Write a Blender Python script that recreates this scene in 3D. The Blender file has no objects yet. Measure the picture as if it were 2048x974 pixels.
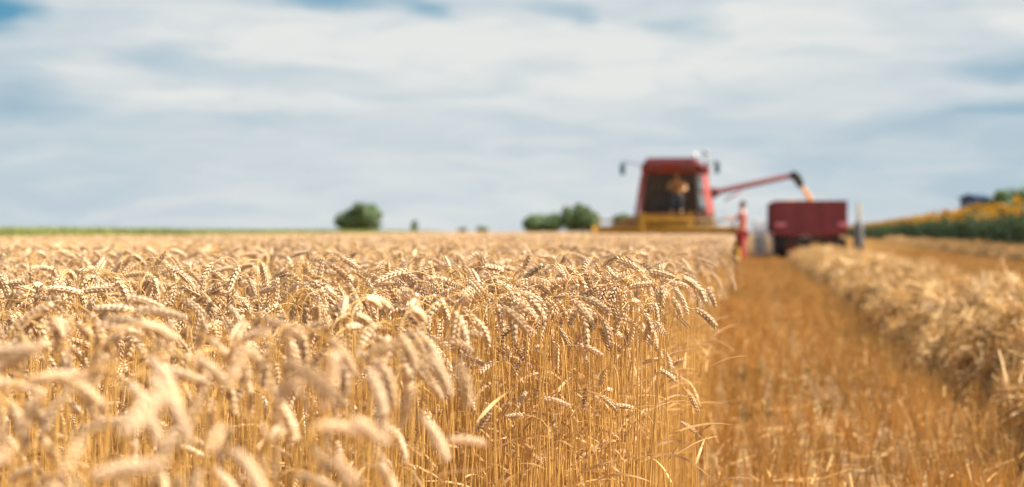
import bpy, bmesh, math, random
import numpy as np
from mathutils import Vector, Matrix, Euler, noise

# ------------------------------------------------------------------ camera, sky, sun
sc = bpy.context.scene
C = sc.collection
R = math.radians
F = 2844.0                      # focal length in photo pixels (50 mm on 36 mm, 2048 px wide)
YAW = R(9.4)                    # the drill rows run along +Y; the camera looks 9.4 deg left of them
CAMZ = 0.95
cam_d = bpy.data.cameras.new('camera')
cam = bpy.data.objects.new('camera', cam_d); C.objects.link(cam)
cam.location = (0, 0, CAMZ)
cam.rotation_euler = (R(90) - math.atan((487 - 463) / F), 0, YAW)
cam_d.lens = 50; cam_d.sensor_width = 36
cam_d.clip_start = 0.05; cam_d.clip_end = 9000
cam_d.dof.use_dof = True
cam_d.dof.focus_distance = 2.85
cam_d.dof.aperture_fstop = 3.0
sc.camera = cam

SUN_AZ, SUN_EL = R(80), R(46)   # azimuth from +Y towards +X
sv = Vector((math.sin(SUN_AZ) * math.cos(SUN_EL), math.cos(SUN_AZ) * math.cos(SUN_EL), math.sin(SUN_EL)))
sl = bpy.data.lights.new('sun', 'SUN'); sl.energy = 5.0; sl.angle = R(0.6); sl.color = (1.0, 0.93, 0.82)
so = bpy.data.objects.new('sun', sl); C.objects.link(so)
so.rotation_euler = (-sv).to_track_quat('-Z', 'Y').to_euler()
so.location = (20, 20, 40)

sc.view_settings.view_transform = 'Standard'
sc.view_settings.look = 'None'
sc.view_settings.exposure = 1.34
sc.view_settings.gamma = 1.0
sc.view_settings.use_curve_mapping = False
EXPO = 2 ** 1.34
sc.cycles.max_bounces = 8
sc.cycles.diffuse_bounces = 4
sc.cycles.transparent_max_bounces = 16
sc.cycles.use_adaptive_sampling = True
try:
    sc.cycles.use_denoising = True
except Exception:
    pass

w = bpy.data.worlds.new('World'); sc.world = w; w.use_nodes = True
nt = w.node_tree; nt.nodes.clear()
N = nt.nodes; L = nt.links


def nd(tree, kind, **kw):
    n = tree.nodes.new(kind)
    for k, v in kw.items():
        setattr(n, k, v)
    return n


def mth(tree, op, a, b=None, clamp=False):
    n = tree.nodes.new('ShaderNodeMath'); n.operation = op; n.use_clamp = clamp
    for i, v in enumerate((a, b)):
        if v is None:
            continue
        if isinstance(v, (int, float)):
            n.inputs[i].default_value = v
        else:
            tree.links.new(v, n.inputs[i])
    return n.outputs[0]


def srgb(r, g, b):
    f = lambda c: (c / 255 / 12.92) if c / 255 <= 0.04045 else ((c / 255 + 0.055) / 1.055) ** 2.4
    return (f(r), f(g), f(b))


SKY_S = 0.10
sky = nd(nt, 'ShaderNodeTexSky', sky_type='NISHITA', sun_disc=False)
sky.sun_elevation = SUN_EL; sky.sun_rotation = SUN_AZ
sky.dust_density = 1.5; sky.air_density = 1.0
tc = nd(nt, 'ShaderNodeTexCoord')
nrm = nd(nt, 'ShaderNodeVectorMath', operation='NORMALIZE'); L.new(tc.outputs['Generated'], nrm.inputs[0])
sep = nd(nt, 'ShaderNodeSeparateXYZ'); L.new(nrm.outputs[0], sep.inputs[0])
az = mth(nt, 'ADD', mth(nt, 'ARCTAN2', sep.outputs[0], sep.outputs[1]), YAW)      # 0 on the camera's heading
el = mth(nt, 'ARCSINE', sep.outputs[2])
cmb = nd(nt, 'ShaderNodeCombineXYZ'); L.new(az, cmb.inputs[0]); L.new(el, cmb.inputs[1])
# warp so that patches have torn, streaky edges
wn = nd(nt, 'ShaderNodeTexNoise'); wn.inputs['Scale'].default_value = 1.0; wn.inputs['Detail'].default_value = 4
mp = nd(nt, 'ShaderNodeMapping'); mp.inputs['Scale'].default_value = (9, 30, 1); L.new(cmb.outputs[0], mp.inputs[0]); L.new(mp.outputs[0], wn.inputs['Vector'])
ws = nd(nt, 'ShaderNodeVectorMath', operation='SUBTRACT'); L.new(wn.outputs['Color'], ws.inputs[0]); ws.inputs[1].default_value = (.5, .5, .5)
wm = nd(nt, 'ShaderNodeVectorMath', operation='MULTIPLY'); L.new(ws.outputs[0], wm.inputs[0]); wm.inputs[1].default_value = (.13, .034, 0)
wa = nd(nt, 'ShaderNodeVectorMath', operation='ADD'); L.new(cmb.outputs[0], wa.inputs[0]); L.new(wm.outputs[0], wa.inputs[1])


def blobs(items):
    """items: (centre az px, y px, half-width, half-height, weight, slope) measured in 1/2844 rad."""
    acc = None
    for (x, y, a, b, wt, sl_) in items:
        s = nd(nt, 'ShaderNodeVectorMath', operation='SUBTRACT'); L.new(wa.outputs[0], s.inputs[0])
        s.inputs[1].default_value = ((x - 1024) / F, (463 - y) / F, 0)
        m = nd(nt, 'ShaderNodeMapping'); L.new(s.outputs[0], m.inputs[0])
        m.vector_type = 'TEXTURE'
        m.inputs['Rotation'].default_value = (0, 0, sl_); m.inputs['Scale'].default_value = (a / F, b / F, 1)
        ln = nd(nt, 'ShaderNodeVectorMath', operation='LENGTH'); L.new(m.outputs[0], ln.inputs[0])
        mr = nd(nt, 'ShaderNodeMapRange', interpolation_type='SMOOTHSTEP'); L.new(ln.outputs['Value'], mr.inputs[0])
        mr.inputs[1].default_value = 1.8; mr.inputs[2].default_value = 0.0; mr.inputs[3].default_value = 0; mr.inputs[4].default_value = wt
        acc = mr.outputs[0] if acc is None else mth(nt, 'ADD', acc, mr.outputs[0])
    return acc


bright = blobs([(560, 70, 300, 50, .65, -.1), (900, 90, 430, 50, .65, 0), (1180, 110, 400, 76, .7, 0), (300, 180, 170, 28, .8, -.18),
                (700, 200, 400, 24, .65, -.05), (1530, 60, 170, 70, .75, 0), (1300, 170, 300, 40, .45, 0),
                (2030, 65, 70, 50, .9, -.3), (1700, 45, 300, 50, .35, 0), (1200, 420, 750, 130, .45, 0), (350, 95, 200, 18, .4, -.1),
                (1720, 215, 180, 14, .3, 0), (40, 110, 160, 20, .3, 0)])
blue = blobs([(15, 35, 70, 58, .9, 0), (-10, 60, 60, 26, .45, 0), (680, -8, 170, 26, .8, 0), (860, 26, 70, 16, .7, 0), (60, 215, 130, 25, .4, 0),
              (0, 160, 90, 22, .2, 0), (1140, 30, 50, 28, .42, -.2), (1380, 52, 70, 34, .38, 0), (1990, 150, 140, 30, .5, 0), (1980, 245, 180, 18, .4, 0),
              (1700, 280, 500, 40, .16, 0), (530, 240, 150, 12, .2, .1), (0, 330, 320, 120, .20, 0), (2000, 360, 400, 110, .25, 0),
              (300, 128, 260, 14, .25, 0)])
st = nd(nt, 'ShaderNodeTexNoise'); st.inputs['Scale'].default_value = 1; st.inputs['Detail'].default_value = 5; st.inputs['Roughness'].default_value = .5
m2 = nd(nt, 'ShaderNodeMapping'); m2.inputs['Scale'].default_value = (13, 75, 1); m2.inputs['Rotation'].default_value = (0, 0, .06)
L.new(wa.outputs[0], m2.inputs[0]); L.new(m2.outputs[0], st.inputs['Vector'])
stv = mth(nt, 'MULTIPLY', mth(nt, 'SUBTRACT', st.outputs['Fac'], .53), 1.6)
bfac = mth(nt, 'ADD', bright, stv, clamp=True)
ufac = mth(nt, 'ADD', blue, mth(nt, 'MULTIPLY', stv, -.30), clamp=True)


def colr(c, k=1.0):
    c = srgb(*c)
    return tuple(x / EXPO / SKY_S * k for x in c) + (1,)


mx1 = nd(nt, 'ShaderNodeMix', data_type='RGBA'); L.new(bfac, mx1.inputs[0])
mx1.inputs[6].default_value = colr((208, 217, 222)); mx1.inputs[7].default_value = colr((230, 232, 230))
mx2 = nd(nt, 'ShaderNodeMix', data_type='RGBA'); L.new(ufac, mx2.inputs[0]); L.new(mx1.outputs[2], mx2.inputs[6]); mx2.inputs[7].default_value = colr((96, 158, 188))
# higher up, out of the frame: the physical sky behind broken cloud
hi = nd(nt, 'ShaderNodeMapRange', interpolation_type='SMOOTHSTEP'); L.new(el, hi.inputs[0]); hi.inputs[1].default_value = R(12); hi.inputs[2].default_value = R(28)
cl = nd(nt, 'ShaderNodeMapRange'); L.new(wn.outputs['Fac'], cl.inputs[0]); cl.inputs[1].default_value = .35; cl.inputs[2].default_value = .7
mx3 = nd(nt, 'ShaderNodeMix', data_type='RGBA'); L.new(cl.outputs[0], mx3.inputs[0]); L.new(sky.outputs[0], mx3.inputs[6]); mx3.inputs[7].default_value = (3.8, 3.8, 3.9, 1)
mx4 = nd(nt, 'ShaderNodeMix', data_type='RGBA'); L.new(hi.outputs[0], mx4.inputs[0]); L.new(mx2.outputs[2], mx4.inputs[6]); L.new(mx3.outputs[2], mx4.inputs[7])
bg = nd(nt, 'ShaderNodeBackground'); bg.inputs[1].default_value = SKY_S; L.new(mx4.outputs[2], bg.inputs[0])
wo = nd(nt, 'ShaderNodeOutputWorld'); L.new(bg.outputs[0], wo.inputs[0])

rng = np.random.default_rng(7)
random.seed(7)
CA, SA = math.cos(YAW), math.sin(YAW)


def at(px, D):                   # ground point seen in photo column px at distance D in front of the camera
    r = (px - 1024) / F * D
    return (r * CA - D * SA, r * SA + D * CA)


def zat(py, D):
    return CAMZ - (py - 463) / F * D


def RD(x, y):                    # world -> (right, forward)
    return x * CA + y * SA, -x * SA + y * CA


# ------------------------------------------------------------------ materials
def material(name, col, rough=.6, metal=0., var=0., noise_amt=0., noise_scale=5., trans=0., spec=.4, coat=0., col2=None, obj_var=0., bump=0.):
    m = bpy.data.materials.new(name); m.use_nodes = True
    t = m.node_tree; b = t.nodes['Principled BSDF']; out = t.nodes['Material Output']
    b.inputs['Roughness'].default_value = rough; b.inputs['Metallic'].default_value = metal
    b.inputs['Specular IOR Level'].default_value = spec; b.inputs['Coat Weight'].default_value = coat
    base = nd(t, 'ShaderNodeRGB'); base.outputs[0].default_value = (*col, 1); c = base.outputs[0]
    if var > 0:                                     # per plant / per straw variation stored in the mesh
        a = nd(t, 'ShaderNodeAttribute', attribute_name='var', attribute_type='GEOMETRY')
        mx = nd(t, 'ShaderNodeMix', data_type='RGBA'); t.links.new(a.outputs['Fac'], mx.inputs[0]); t.links.new(c, mx.inputs[6])
        c2 = col2 or tuple(x * (1 - var) for x in col); mx.inputs[7].default_value = (*c2, 1); c = mx.outputs[2]
    if obj_var > 0:
        oi = nd(t, 'ShaderNodeObjectInfo'); mr = nd(t, 'ShaderNodeMapRange'); t.links.new(oi.outputs['Random'], mr.inputs[0])
        mr.inputs[3].default_value = 1 - obj_var; mr.inputs[4].default_value = 1 + obj_var
        vm = nd(t, 'ShaderNodeVectorMath', operation='SCALE'); t.links.new(c, vm.inputs[0]); t.links.new(mr.outputs[0], vm.inputs['Scale']); c = vm.outputs[0]
    if noise_amt > 0:
        tcn = nd(t, 'ShaderNodeTexCoord'); n = nd(t, 'ShaderNodeTexNoise'); n.inputs['Scale'].default_value = noise_scale; n.inputs['Detail'].default_value = 6
        t.links.new(tcn.outputs['Object'], n.inputs['Vector'])
        mr = nd(t, 'ShaderNodeMapRange'); t.links.new(n.outputs['Fac'], mr.inputs[0]); mr.inputs[1].default_value = .3; mr.inputs[2].default_value = .7
        mr.inputs[3].default_value = 1 - noise_amt; mr.inputs[4].default_value = 1 + noise_amt * .6
        vm = nd(t, 'ShaderNodeVectorMath', operation='SCALE'); t.links.new(c, vm.inputs[0]); t.links.new(mr.outputs[0], vm.inputs['Scale']); c = vm.outputs[0]
        if bump > 0:
            bp = nd(t, 'ShaderNodeBump'); bp.inputs['Strength'].default_value = bump; t.links.new(n.outputs['Fac'], bp.inputs['Height']); t.links.new(bp.outputs[0], b.inputs['Normal'])
    t.links.new(c, b.inputs['Base Color'])
    if trans > 0:
        tr = nd(t, 'ShaderNodeBsdfTranslucent'); t.links.new(c, tr.inputs['Color'])
        ms = nd(t, 'ShaderNodeMixShader'); ms.inputs[0].default_value = trans
        t.links.new(b.outputs[0], ms.inputs[1]); t.links.new(tr.outputs[0], ms.inputs[2]); t.links.new(ms.outputs[0], out.inputs[0])
    return m


M = dict(
    ear=material('wheat_ear', (.76, .56, .35), .6, var=1, col2=(.48, .31, .155), trans=.15, spec=.3, obj_var=.2),
    stem=material('wheat_stem', (.74, .45, .13), .42, var=1, col2=(.50, .28, .08), trans=.2, spec=.5, obj_var=.12),
    leaf=material('wheat_leaf', (.66, .42, .17), .6, var=1, col2=(.45, .27, .12), trans=.4, obj_var=.15),
    stubble=material('stubble', (.88, .58, .20), .5, var=1, col2=(.33, .165, .04), trans=.18, spec=.4, obj_var=.1),
    straw=material('straw', (.76, .50, .19), .5, var=1, col2=(.34, .19, .06), trans=.10, spec=.4, obj_var=.3),
    mound=material('straw_mound', (.17, .10, .045), .9, noise_amt=.5, noise_scale=12),  # dark tone, painted shade for the left face and hollows
    green=material('green_leaf', (.085, .13, .04), .6, var=1, col2=(.05, .085, .025), trans=.3, obj_var=.15),
    crop=material('green_crop', (.30, .32, .07), .6, var=1, col2=(.20, .24, .05), trans=.35, obj_var=.15),
    sunleaf=material('sunflower_leaf', (.07, .11, .03), .7, var=1, col2=(.03, .055, .015), trans=.25, obj_var=.15),
    petal=material('sunflower_petal', (.62, .36, .03), .6, var=1, col2=(.50, .22, .01), trans=.35),
    disc=material('sunflower_disc', (.16, .07, .02), .9),
    tree=material('tree_leaf', (.16, .24, .09), .6, var=1, col2=(.08, .13, .045), trans=.25),
    bark=material('bark', (.10, .07, .05), .9, noise_amt=.3),
    red=material('combine_red', (.24, .02, .014), .4, noise_amt=.25, noise_scale=3, coat=.3),
    pink=material('sunlit_red', (.34, .075, .055), .45, noise_amt=.25, noise_scale=3, coat=.2),  # paler pinkish red, the sunlit look of the flanks put into the colour
    dred=material('trailer_red', (.20, .026, .030), .55, noise_amt=.2, noise_scale=2.5, coat=.2),
    maroon=material('weathered_maroon', (.085, .012, .014), .7, noise_amt=.2, noise_scale=3, spec=.2),  # darker, duller red for the cab roof and unloading auger
    conc=material('grey_base', (.13, .13, .13), .9, noise_amt=.2),
    yellow=material('header_yellow', (.42, .22, .02), .5, noise_amt=.3, noise_scale=4),
    black=material('rubber_black', (.02, .02, .02), .8, noise_amt=.3),
    dark=material('dark_metal', (.055, .043, .032), .6, metal=.3, noise_amt=.3),
    grey=material('grey_metal', (.30, .30, .30), .5, metal=.3, noise_amt=.2),
    brown=material('dusty_brown', (.20, .12, .07), .8, noise_amt=.4, noise_scale=6),
    grain=material('wheat_grain', (.55, .30, .11), .8, noise_amt=.2, noise_scale=40),
    skin=material('skin', (.75, .40, .20), .55),  # driver's skin, brightened in place of sunlight the cab roof blocks
    skin2=material('tanned_skin', (.50, .24, .14), .55),
    shirt=material('shirt_red', (.48, .14, .10), .85, noise_amt=.15),
    oshirt=material('shirt_orange', (.90, .42, .12), .85, noise_amt=.15),  # driver's top, lightened to stand for sun on him
    trousers=material('trousers_red', (.50, .07, .08), .85, noise_amt=.15),
    navy=material('dark_cloth', (.06, .06, .08), .9),
    hair=material('hair', (.02, .015, .012), .7),
    post=material('yellow_post', (.34, .23, .07), .7, noise_amt=.2),
    blue=material('blue_roof', (.03, .06, .12), .5, noise_amt=.15, noise_scale=1),
    wall=material('barn_wall', (.05, .10, .19), .8, noise_amt=.15, noise_scale=1),
    lampred=material('reflector', (.75, .25, .28), .3),
    white=material('white_lens', (.8, .75, .72), .3),
    eye=material('eye', (.02, .02, .02), .3),
    seatm=material('seat_vinyl', (.04, .04, .045), .6),
)
# tinted cab glass
g = bpy.data.materials.new('cab_glass'); g.use_nodes = True; t = g.node_tree; t.nodes.remove(t.nodes['Principled BSDF'])
tr = nd(t, 'ShaderNodeBsdfTransparent'); tr.inputs[0].default_value = (.88, .90, .88, 1)
gl = nd(t, 'ShaderNodeBsdfGlossy'); gl.inputs['Roughness'].default_value = .05; gl.inputs[0].default_value = (1, 1, 1, 1)
fr = nd(t, 'ShaderNodeFresnel'); fr.inputs[0].default_value = 1.2
ms = nd(t, 'ShaderNodeMixShader'); t.links.new(fr.outputs[0], ms.inputs[0]); t.links.new(tr.outputs[0], ms.inputs[1]); t.links.new(gl.outputs[0], ms.inputs[2])
t.links.new(ms.outputs[0], t.nodes['Material Output'].inputs[0]); M['glass'] = g
# mirror
M['mirror'] = material('mirror_glass', (.12, .2, .22), .15, metal=.8)
# field ground
gm = bpy.data.materials.new('field_soil'); gm.use_nodes = True; t = gm.node_tree; b = t.nodes['Principled BSDF']; b.inputs['Roughness'].default_value = .95
tcn = nd(t, 'ShaderNodeTexCoord'); n1 = nd(t, 'ShaderNodeTexNoise'); n1.inputs['Scale'].default_value = 9; n1.inputs['Detail'].default_value = 8; t.links.new(tcn.outputs['Object'], n1.inputs['Vector'])
n2 = nd(t, 'ShaderNodeTexNoise'); n2.inputs['Scale'].default_value = 60; n2.inputs['Detail'].default_value = 4; t.links.new(tcn.outputs['Object'], n2.inputs['Vector'])
ad = mth(t, 'ADD', n1.outputs['Fac'], mth(t, 'MULTIPLY', n2.outputs['Fac'], .8))
cr = nd(t, 'ShaderNodeValToRGB'); cr.color_ramp.elements[0].position = .6; cr.color_ramp.elements[0].color = (.08, .042, .016, 1)
cr.color_ramp.elements[1].position = 1.1; cr.color_ramp.elements[1].color = (.22, .12, .035, 1); t.links.new(ad, cr.inputs[0]); t.links.new(cr.outputs[0], b.inputs['Base Color'])
bp = nd(t, 'ShaderNodeBump'); bp.inputs['Strength'].default_value = .5; t.links.new(n2.outputs['Fac'], bp.inputs['Height']); t.links.new(bp.outputs[0], b.inputs['Normal'])
M['soil'] = gm


# ------------------------------------------------------------------ mesh helpers
class MB:
    def __init__(s):
        s.v = []; s.f = []; s.m = []; s.a = []; s.smooth = []

    def add(s, verts, faces, mat=0, var=0., smooth=False):
        o = len(s.v); s.v.extend([tuple(p) for p in verts])
        s.f.extend([tuple(i + o for i in f) for f in faces]); s.m.extend([mat] * len(faces)); s.smooth.extend([smooth] * len(faces))
        s.a.extend([var] * len(verts))

    def merge(s, other, mtx=None, mat=None, var=None):
        vs = other.v if mtx is None else [tuple(mtx @ Vector(p)) for p in other.v]
        o = len(s.v); s.v.extend(vs); s.f.extend([tuple(i + o for i in f) for f in other.f])
        s.m.extend(other.m if mat is None else [mat] * len(other.f)); s.smooth.extend(other.smooth)
        s.a.extend(other.a if var is None else [var] * len(vs))

    def box(s, c, d, rot=None, mat=0, taper=None):
        x, y, z = [k / 2 for k in d]
        tx, ty = taper or (1, 1)
        vs = [Vector((sx * x * (tx if sz > 0 else 1), sy * y * (ty if sz > 0 else 1), sz * z)) for sz in (-1, 1) for sy in (-1, 1) for sx in (-1, 1)]
        if rot:
            e = Euler(rot).to_matrix(); vs = [e @ v for v in vs]
        vs = [v + Vector(c) for v in vs]
        s.add(vs, [(0, 2, 3, 1), (4, 5, 7, 6), (0, 1, 5, 4), (2, 6, 7, 3), (0, 4, 6, 2), (1, 3, 7, 5)], mat)

    def hexa(s, pts, mat=0):        # 8 points: bottom 4 ccw, top 4 ccw
        s.add(pts, [(3, 2, 1, 0), (4, 5, 6, 7), (0, 1, 5, 4), (1, 2, 6, 5), (2, 3, 7, 6), (3, 0, 4, 7)], mat)

    def tube(s, pts, rad, sides=6, mat=0, var=0., caps=True, smooth=True):
        pts = [Vector(p) for p in pts]; n = len(pts)
        if not hasattr(rad, '__len__'):
            rad = [rad] * n
        t0 = (pts[1] - pts[0]).normalized(); ref = Vector((0, 0, 1)) if abs(t0.z) < .9 else Vector((1, 0, 0))
        u = t0.cross(ref).normalized(); vs = []
        for i in range(n):
            t_ = (pts[min(i + 1, n - 1)] - pts[max(i - 1, 0)]).normalized()
            u = (u - t_ * u.dot(t_)).normalized(); w_ = t_.cross(u)
            for k in range(sides):
                a = 2 * math.pi * k / sides; vs.append(pts[i] + (u * math.cos(a) + w_ * math.sin(a)) * rad[i])
        fs = [(i * sides + k, i * sides + (k + 1) % sides, (i + 1) * sides + (k + 1) % sides, (i + 1) * sides + k) for i in range(n - 1) for k in range(sides)]
        if caps:
            fs.append(tuple(reversed(range(sides)))); fs.append(tuple((n - 1) * sides + k for k in range(sides)))
        s.add(vs, fs, mat, var, smooth)

    def prism(s, prof, axis, a, b, mat=0):      # profile in the two other axes, extruded along axis from a to b
        def P(p, q):
            l = [p[0], p[1]]; l.insert(axis, q); return tuple(l)
        n = len(prof); vs = [P(p, a) for p in prof] + [P(p, b) for p in prof]
        s.add(vs, [tuple(range(n)), tuple(reversed(range(n, 2 * n)))] + [(i, i + n, (i + 1) % n + n, (i + 1) % n) for i in range(n)], mat)

    def lathe(s, c, prof, axis=0, sides=24, mat=0, smooth=True):   # prof: (radius, offset along axis)
        vs = []; n = len(prof)
        for r_, o in prof:
            for k in range(sides):
                a = 2 * math.pi * k / sides; p = [r_ * math.cos(a), r_ * math.sin(a)]; p.insert(axis, o)
                vs.append(Vector(p) + Vector(c))
        fs = [(i * sides + k, i * sides + (k + 1) % sides, (i + 1) * sides + (k + 1) % sides, (i + 1) * sides + k) for i in range(n - 1) for k in range(sides)]
        fs.append(tuple(reversed(range(sides)))); fs.append(tuple((n - 1) * sides + k for k in range(sides)))
        s.add(vs, fs, mat, 0., smooth)

    def mesh(s, name, mats, bevel=0, fixn=False):
        me = bpy.data.meshes.new(name)
        v = np.array(s.v, dtype=np.float32).reshape(-1, 3)
        me.from_pydata(s.v, [], s.f)
        for m_ in mats:
            me.materials.append(M[m_])
        me.polygons.foreach_set('material_index', s.m); me.polygons.foreach_set('use_smooth', s.smooth)
        at_ = me.attributes.new('var', 'FLOAT', 'POINT'); at_.data.foreach_set('value', s.a)
        if bevel or fixn:
            bm = bmesh.new(); bm.from_mesh(me)
            bmesh.ops.recalc_face_normals(bm, faces=bm.faces[:])
            if bevel:
                ed = [e for e in bm.edges if len(e.link_faces) == 2 and e.calc_face_angle(0) > .6]
                bmesh.ops.bevel(bm, geom=ed, offset=bevel, segments=2, profile=.6, affect='EDGES', clamp_overlap=True)
            bm.to_mesh(me); bm.free()
        me.update()
        return me

    def build(s, name, mats, parent=None, bevel=0, fixn=True, loc=None):
        if isinstance(mats, str):
            mats = [mats]
        o = bpy.data.objects.new(name, s.mesh(name, mats, bevel, fixn)); C.objects.link(o)
        if parent:
            o.parent = parent
        if loc:
            o.location = loc
        return o


def tag(o, label=None, cat=None, group=None, kind=None):
    if label: o['label'] = label
    if cat: o['category'] = cat
    if group: o['group'] = group
    if kind: o['kind'] = kind
    return o


def empty(name, loc, rz=0.):
    o = bpy.data.objects.new(name, None); C.objects.link(o); o.location = loc; o.rotation_euler = (0, 0, rz); o.empty_display_size = .2
    return o


def source_collection(name, meshes):
    """variants that the geometry nodes draw from; not part of the scene itself"""
    col = bpy.data.collections.new(name)
    for i, me in enumerate(meshes):
        o = bpy.data.objects.new('%s_%03d' % (name, i), me); col.objects.link(o)
    return col


def scatter(name, pts, rot, scl, idx, col, parent=None):
    me = bpy.data.meshes.new(name)
    pts = np.asarray(pts, dtype=np.float32); n = len(pts)
    me.vertices.add(n); me.vertices.foreach_set('co', pts.ravel())
    a = me.attributes.new('rot', 'FLOAT_VECTOR', 'POINT'); a.data.foreach_set('vector', np.asarray(rot, dtype=np.float32).ravel())
    a = me.attributes.new('scl', 'FLOAT', 'POINT'); a.data.foreach_set('value', np.asarray(scl, dtype=np.float32))
    a = me.attributes.new('idx', 'INT', 'POINT'); a.data.foreach_set('value', np.asarray(idx, dtype=np.int32))
    o = bpy.data.objects.new(name, me); C.objects.link(o)
    if parent: o.parent = parent
    ng = bpy.data.node_groups.new(name + '_scatter', 'GeometryNodeTree')
    ng.interface.new_socket('Geometry', in_out='INPUT', socket_type='NodeSocketGeometry')
    ng.interface.new_socket('Geometry', in_out='OUTPUT', socket_type='NodeSocketGeometry')
    gi = ng.nodes.new('NodeGroupInput'); go = ng.nodes.new('NodeGroupOutput')
    ci = ng.nodes.new('GeometryNodeCollectionInfo'); ci.inputs['Collection'].default_value = col
    ci.inputs['Separate Children'].default_value = True; ci.inputs['Reset Children'].default_value = True
    ip = ng.nodes.new('GeometryNodeInstanceOnPoints'); ip.inputs['Pick Instance'].default_value = True

    def attr(nm, dt):
        q = ng.nodes.new('GeometryNodeInputNamedAttribute'); q.data_type = dt; q.inputs['Name'].default_value = nm
        return [s_ for s_ in q.outputs if s_.enabled][0]
    e2r = ng.nodes.new('FunctionNodeEulerToRotation')
    ng.links.new(attr('rot', 'FLOAT_VECTOR'), e2r.inputs[0])
    ng.links.new(gi.outputs[0], ip.inputs['Points']); ng.links.new(ci.outputs[0], ip.inputs['Instance'])
    ng.links.new(attr('idx', 'INT'), ip.inputs['Instance Index']); ng.links.new(e2r.outputs[0], ip.inputs['Rotation'])
    ng.links.new(attr('scl', 'FLOAT'), ip.inputs['Scale']); ng.links.new(ip.outputs[0], go.inputs[0])
    md = o.modifiers.new('scatter', 'NODES'); md.node_group = ng
    return o


# ------------------------------------------------------------------ ground and sky-line terrain
mb = MB(); S = 4000
mb.add([(-S, -S, 0), (S, -S, 0), (S, S, 0), (-S, S, 0)], [(0, 1, 2, 3)])
gobj = mb.build('ground', 'soil', fixn=False)
tag(gobj, 'dry brown field soil under the wheat and stubble', 'ground', kind='structure')


# ------------------------------------------------------------------ wheat plants
def ellipsoid_grain(mb, base, d, u, v, ln, wu, wv, var, sides=6):
    prof = [(0, .35), (.22, .92), (.5, 1.), (.78, .62), (1.0, .12)]
    vs = []
    for (t_, r_) in prof:
        c = base + d * (ln * t_)
        for k in range(sides):
            a = 2 * math.pi * k / sides
            vs.append(c + u * (math.cos(a) * wu * r_) + v * (math.sin(a) * wv * r_))
    tip = base + d * (ln * 1.22); vs.append(tip)
    n = len(prof)
    fs = [(i * sides + k, i * sides + (k + 1) % sides, (i + 1) * sides + (k + 1) % sides, (i + 1) * sides + k) for i in range(n - 1) for k in range(sides)]
    fs += [((n - 1) * sides + k, (n - 1) * sides + (k + 1) % sides, n * sides) for k in range(sides)]
    mb.add(vs, fs, 0, var, True)


EAR_L = .062


def stalk_path(Ls, bend, lean, nseg=30, ear_l=EAR_L):
    tot = Ls + ear_l; s0 = Ls - .085
    pts = [Vector((0, 0, 0))]; tg = []; ss = np.linspace(0, tot, nseg * 3 + 1)
    wob = random.uniform(-.03, .03)
    for i in range(len(ss)):
        s_ = ss[i]; q = min(max((s_ - s0) / (tot - s0), 0), 1)
        q2 = .75 * (1 - (1 - q) ** 2.2) * min(1, q * 4) + .25 * q
        th = lean * (s_ / Ls) + bend * q2 + wob * math.sin(s_ * 9)
        tg.append(Vector((math.sin(th), 0, math.cos(th))))
        if i: pts.append(pts[-1] + tg[-1] * (ss[i] - ss[i - 1]))
    return ss, pts, tg


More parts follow.
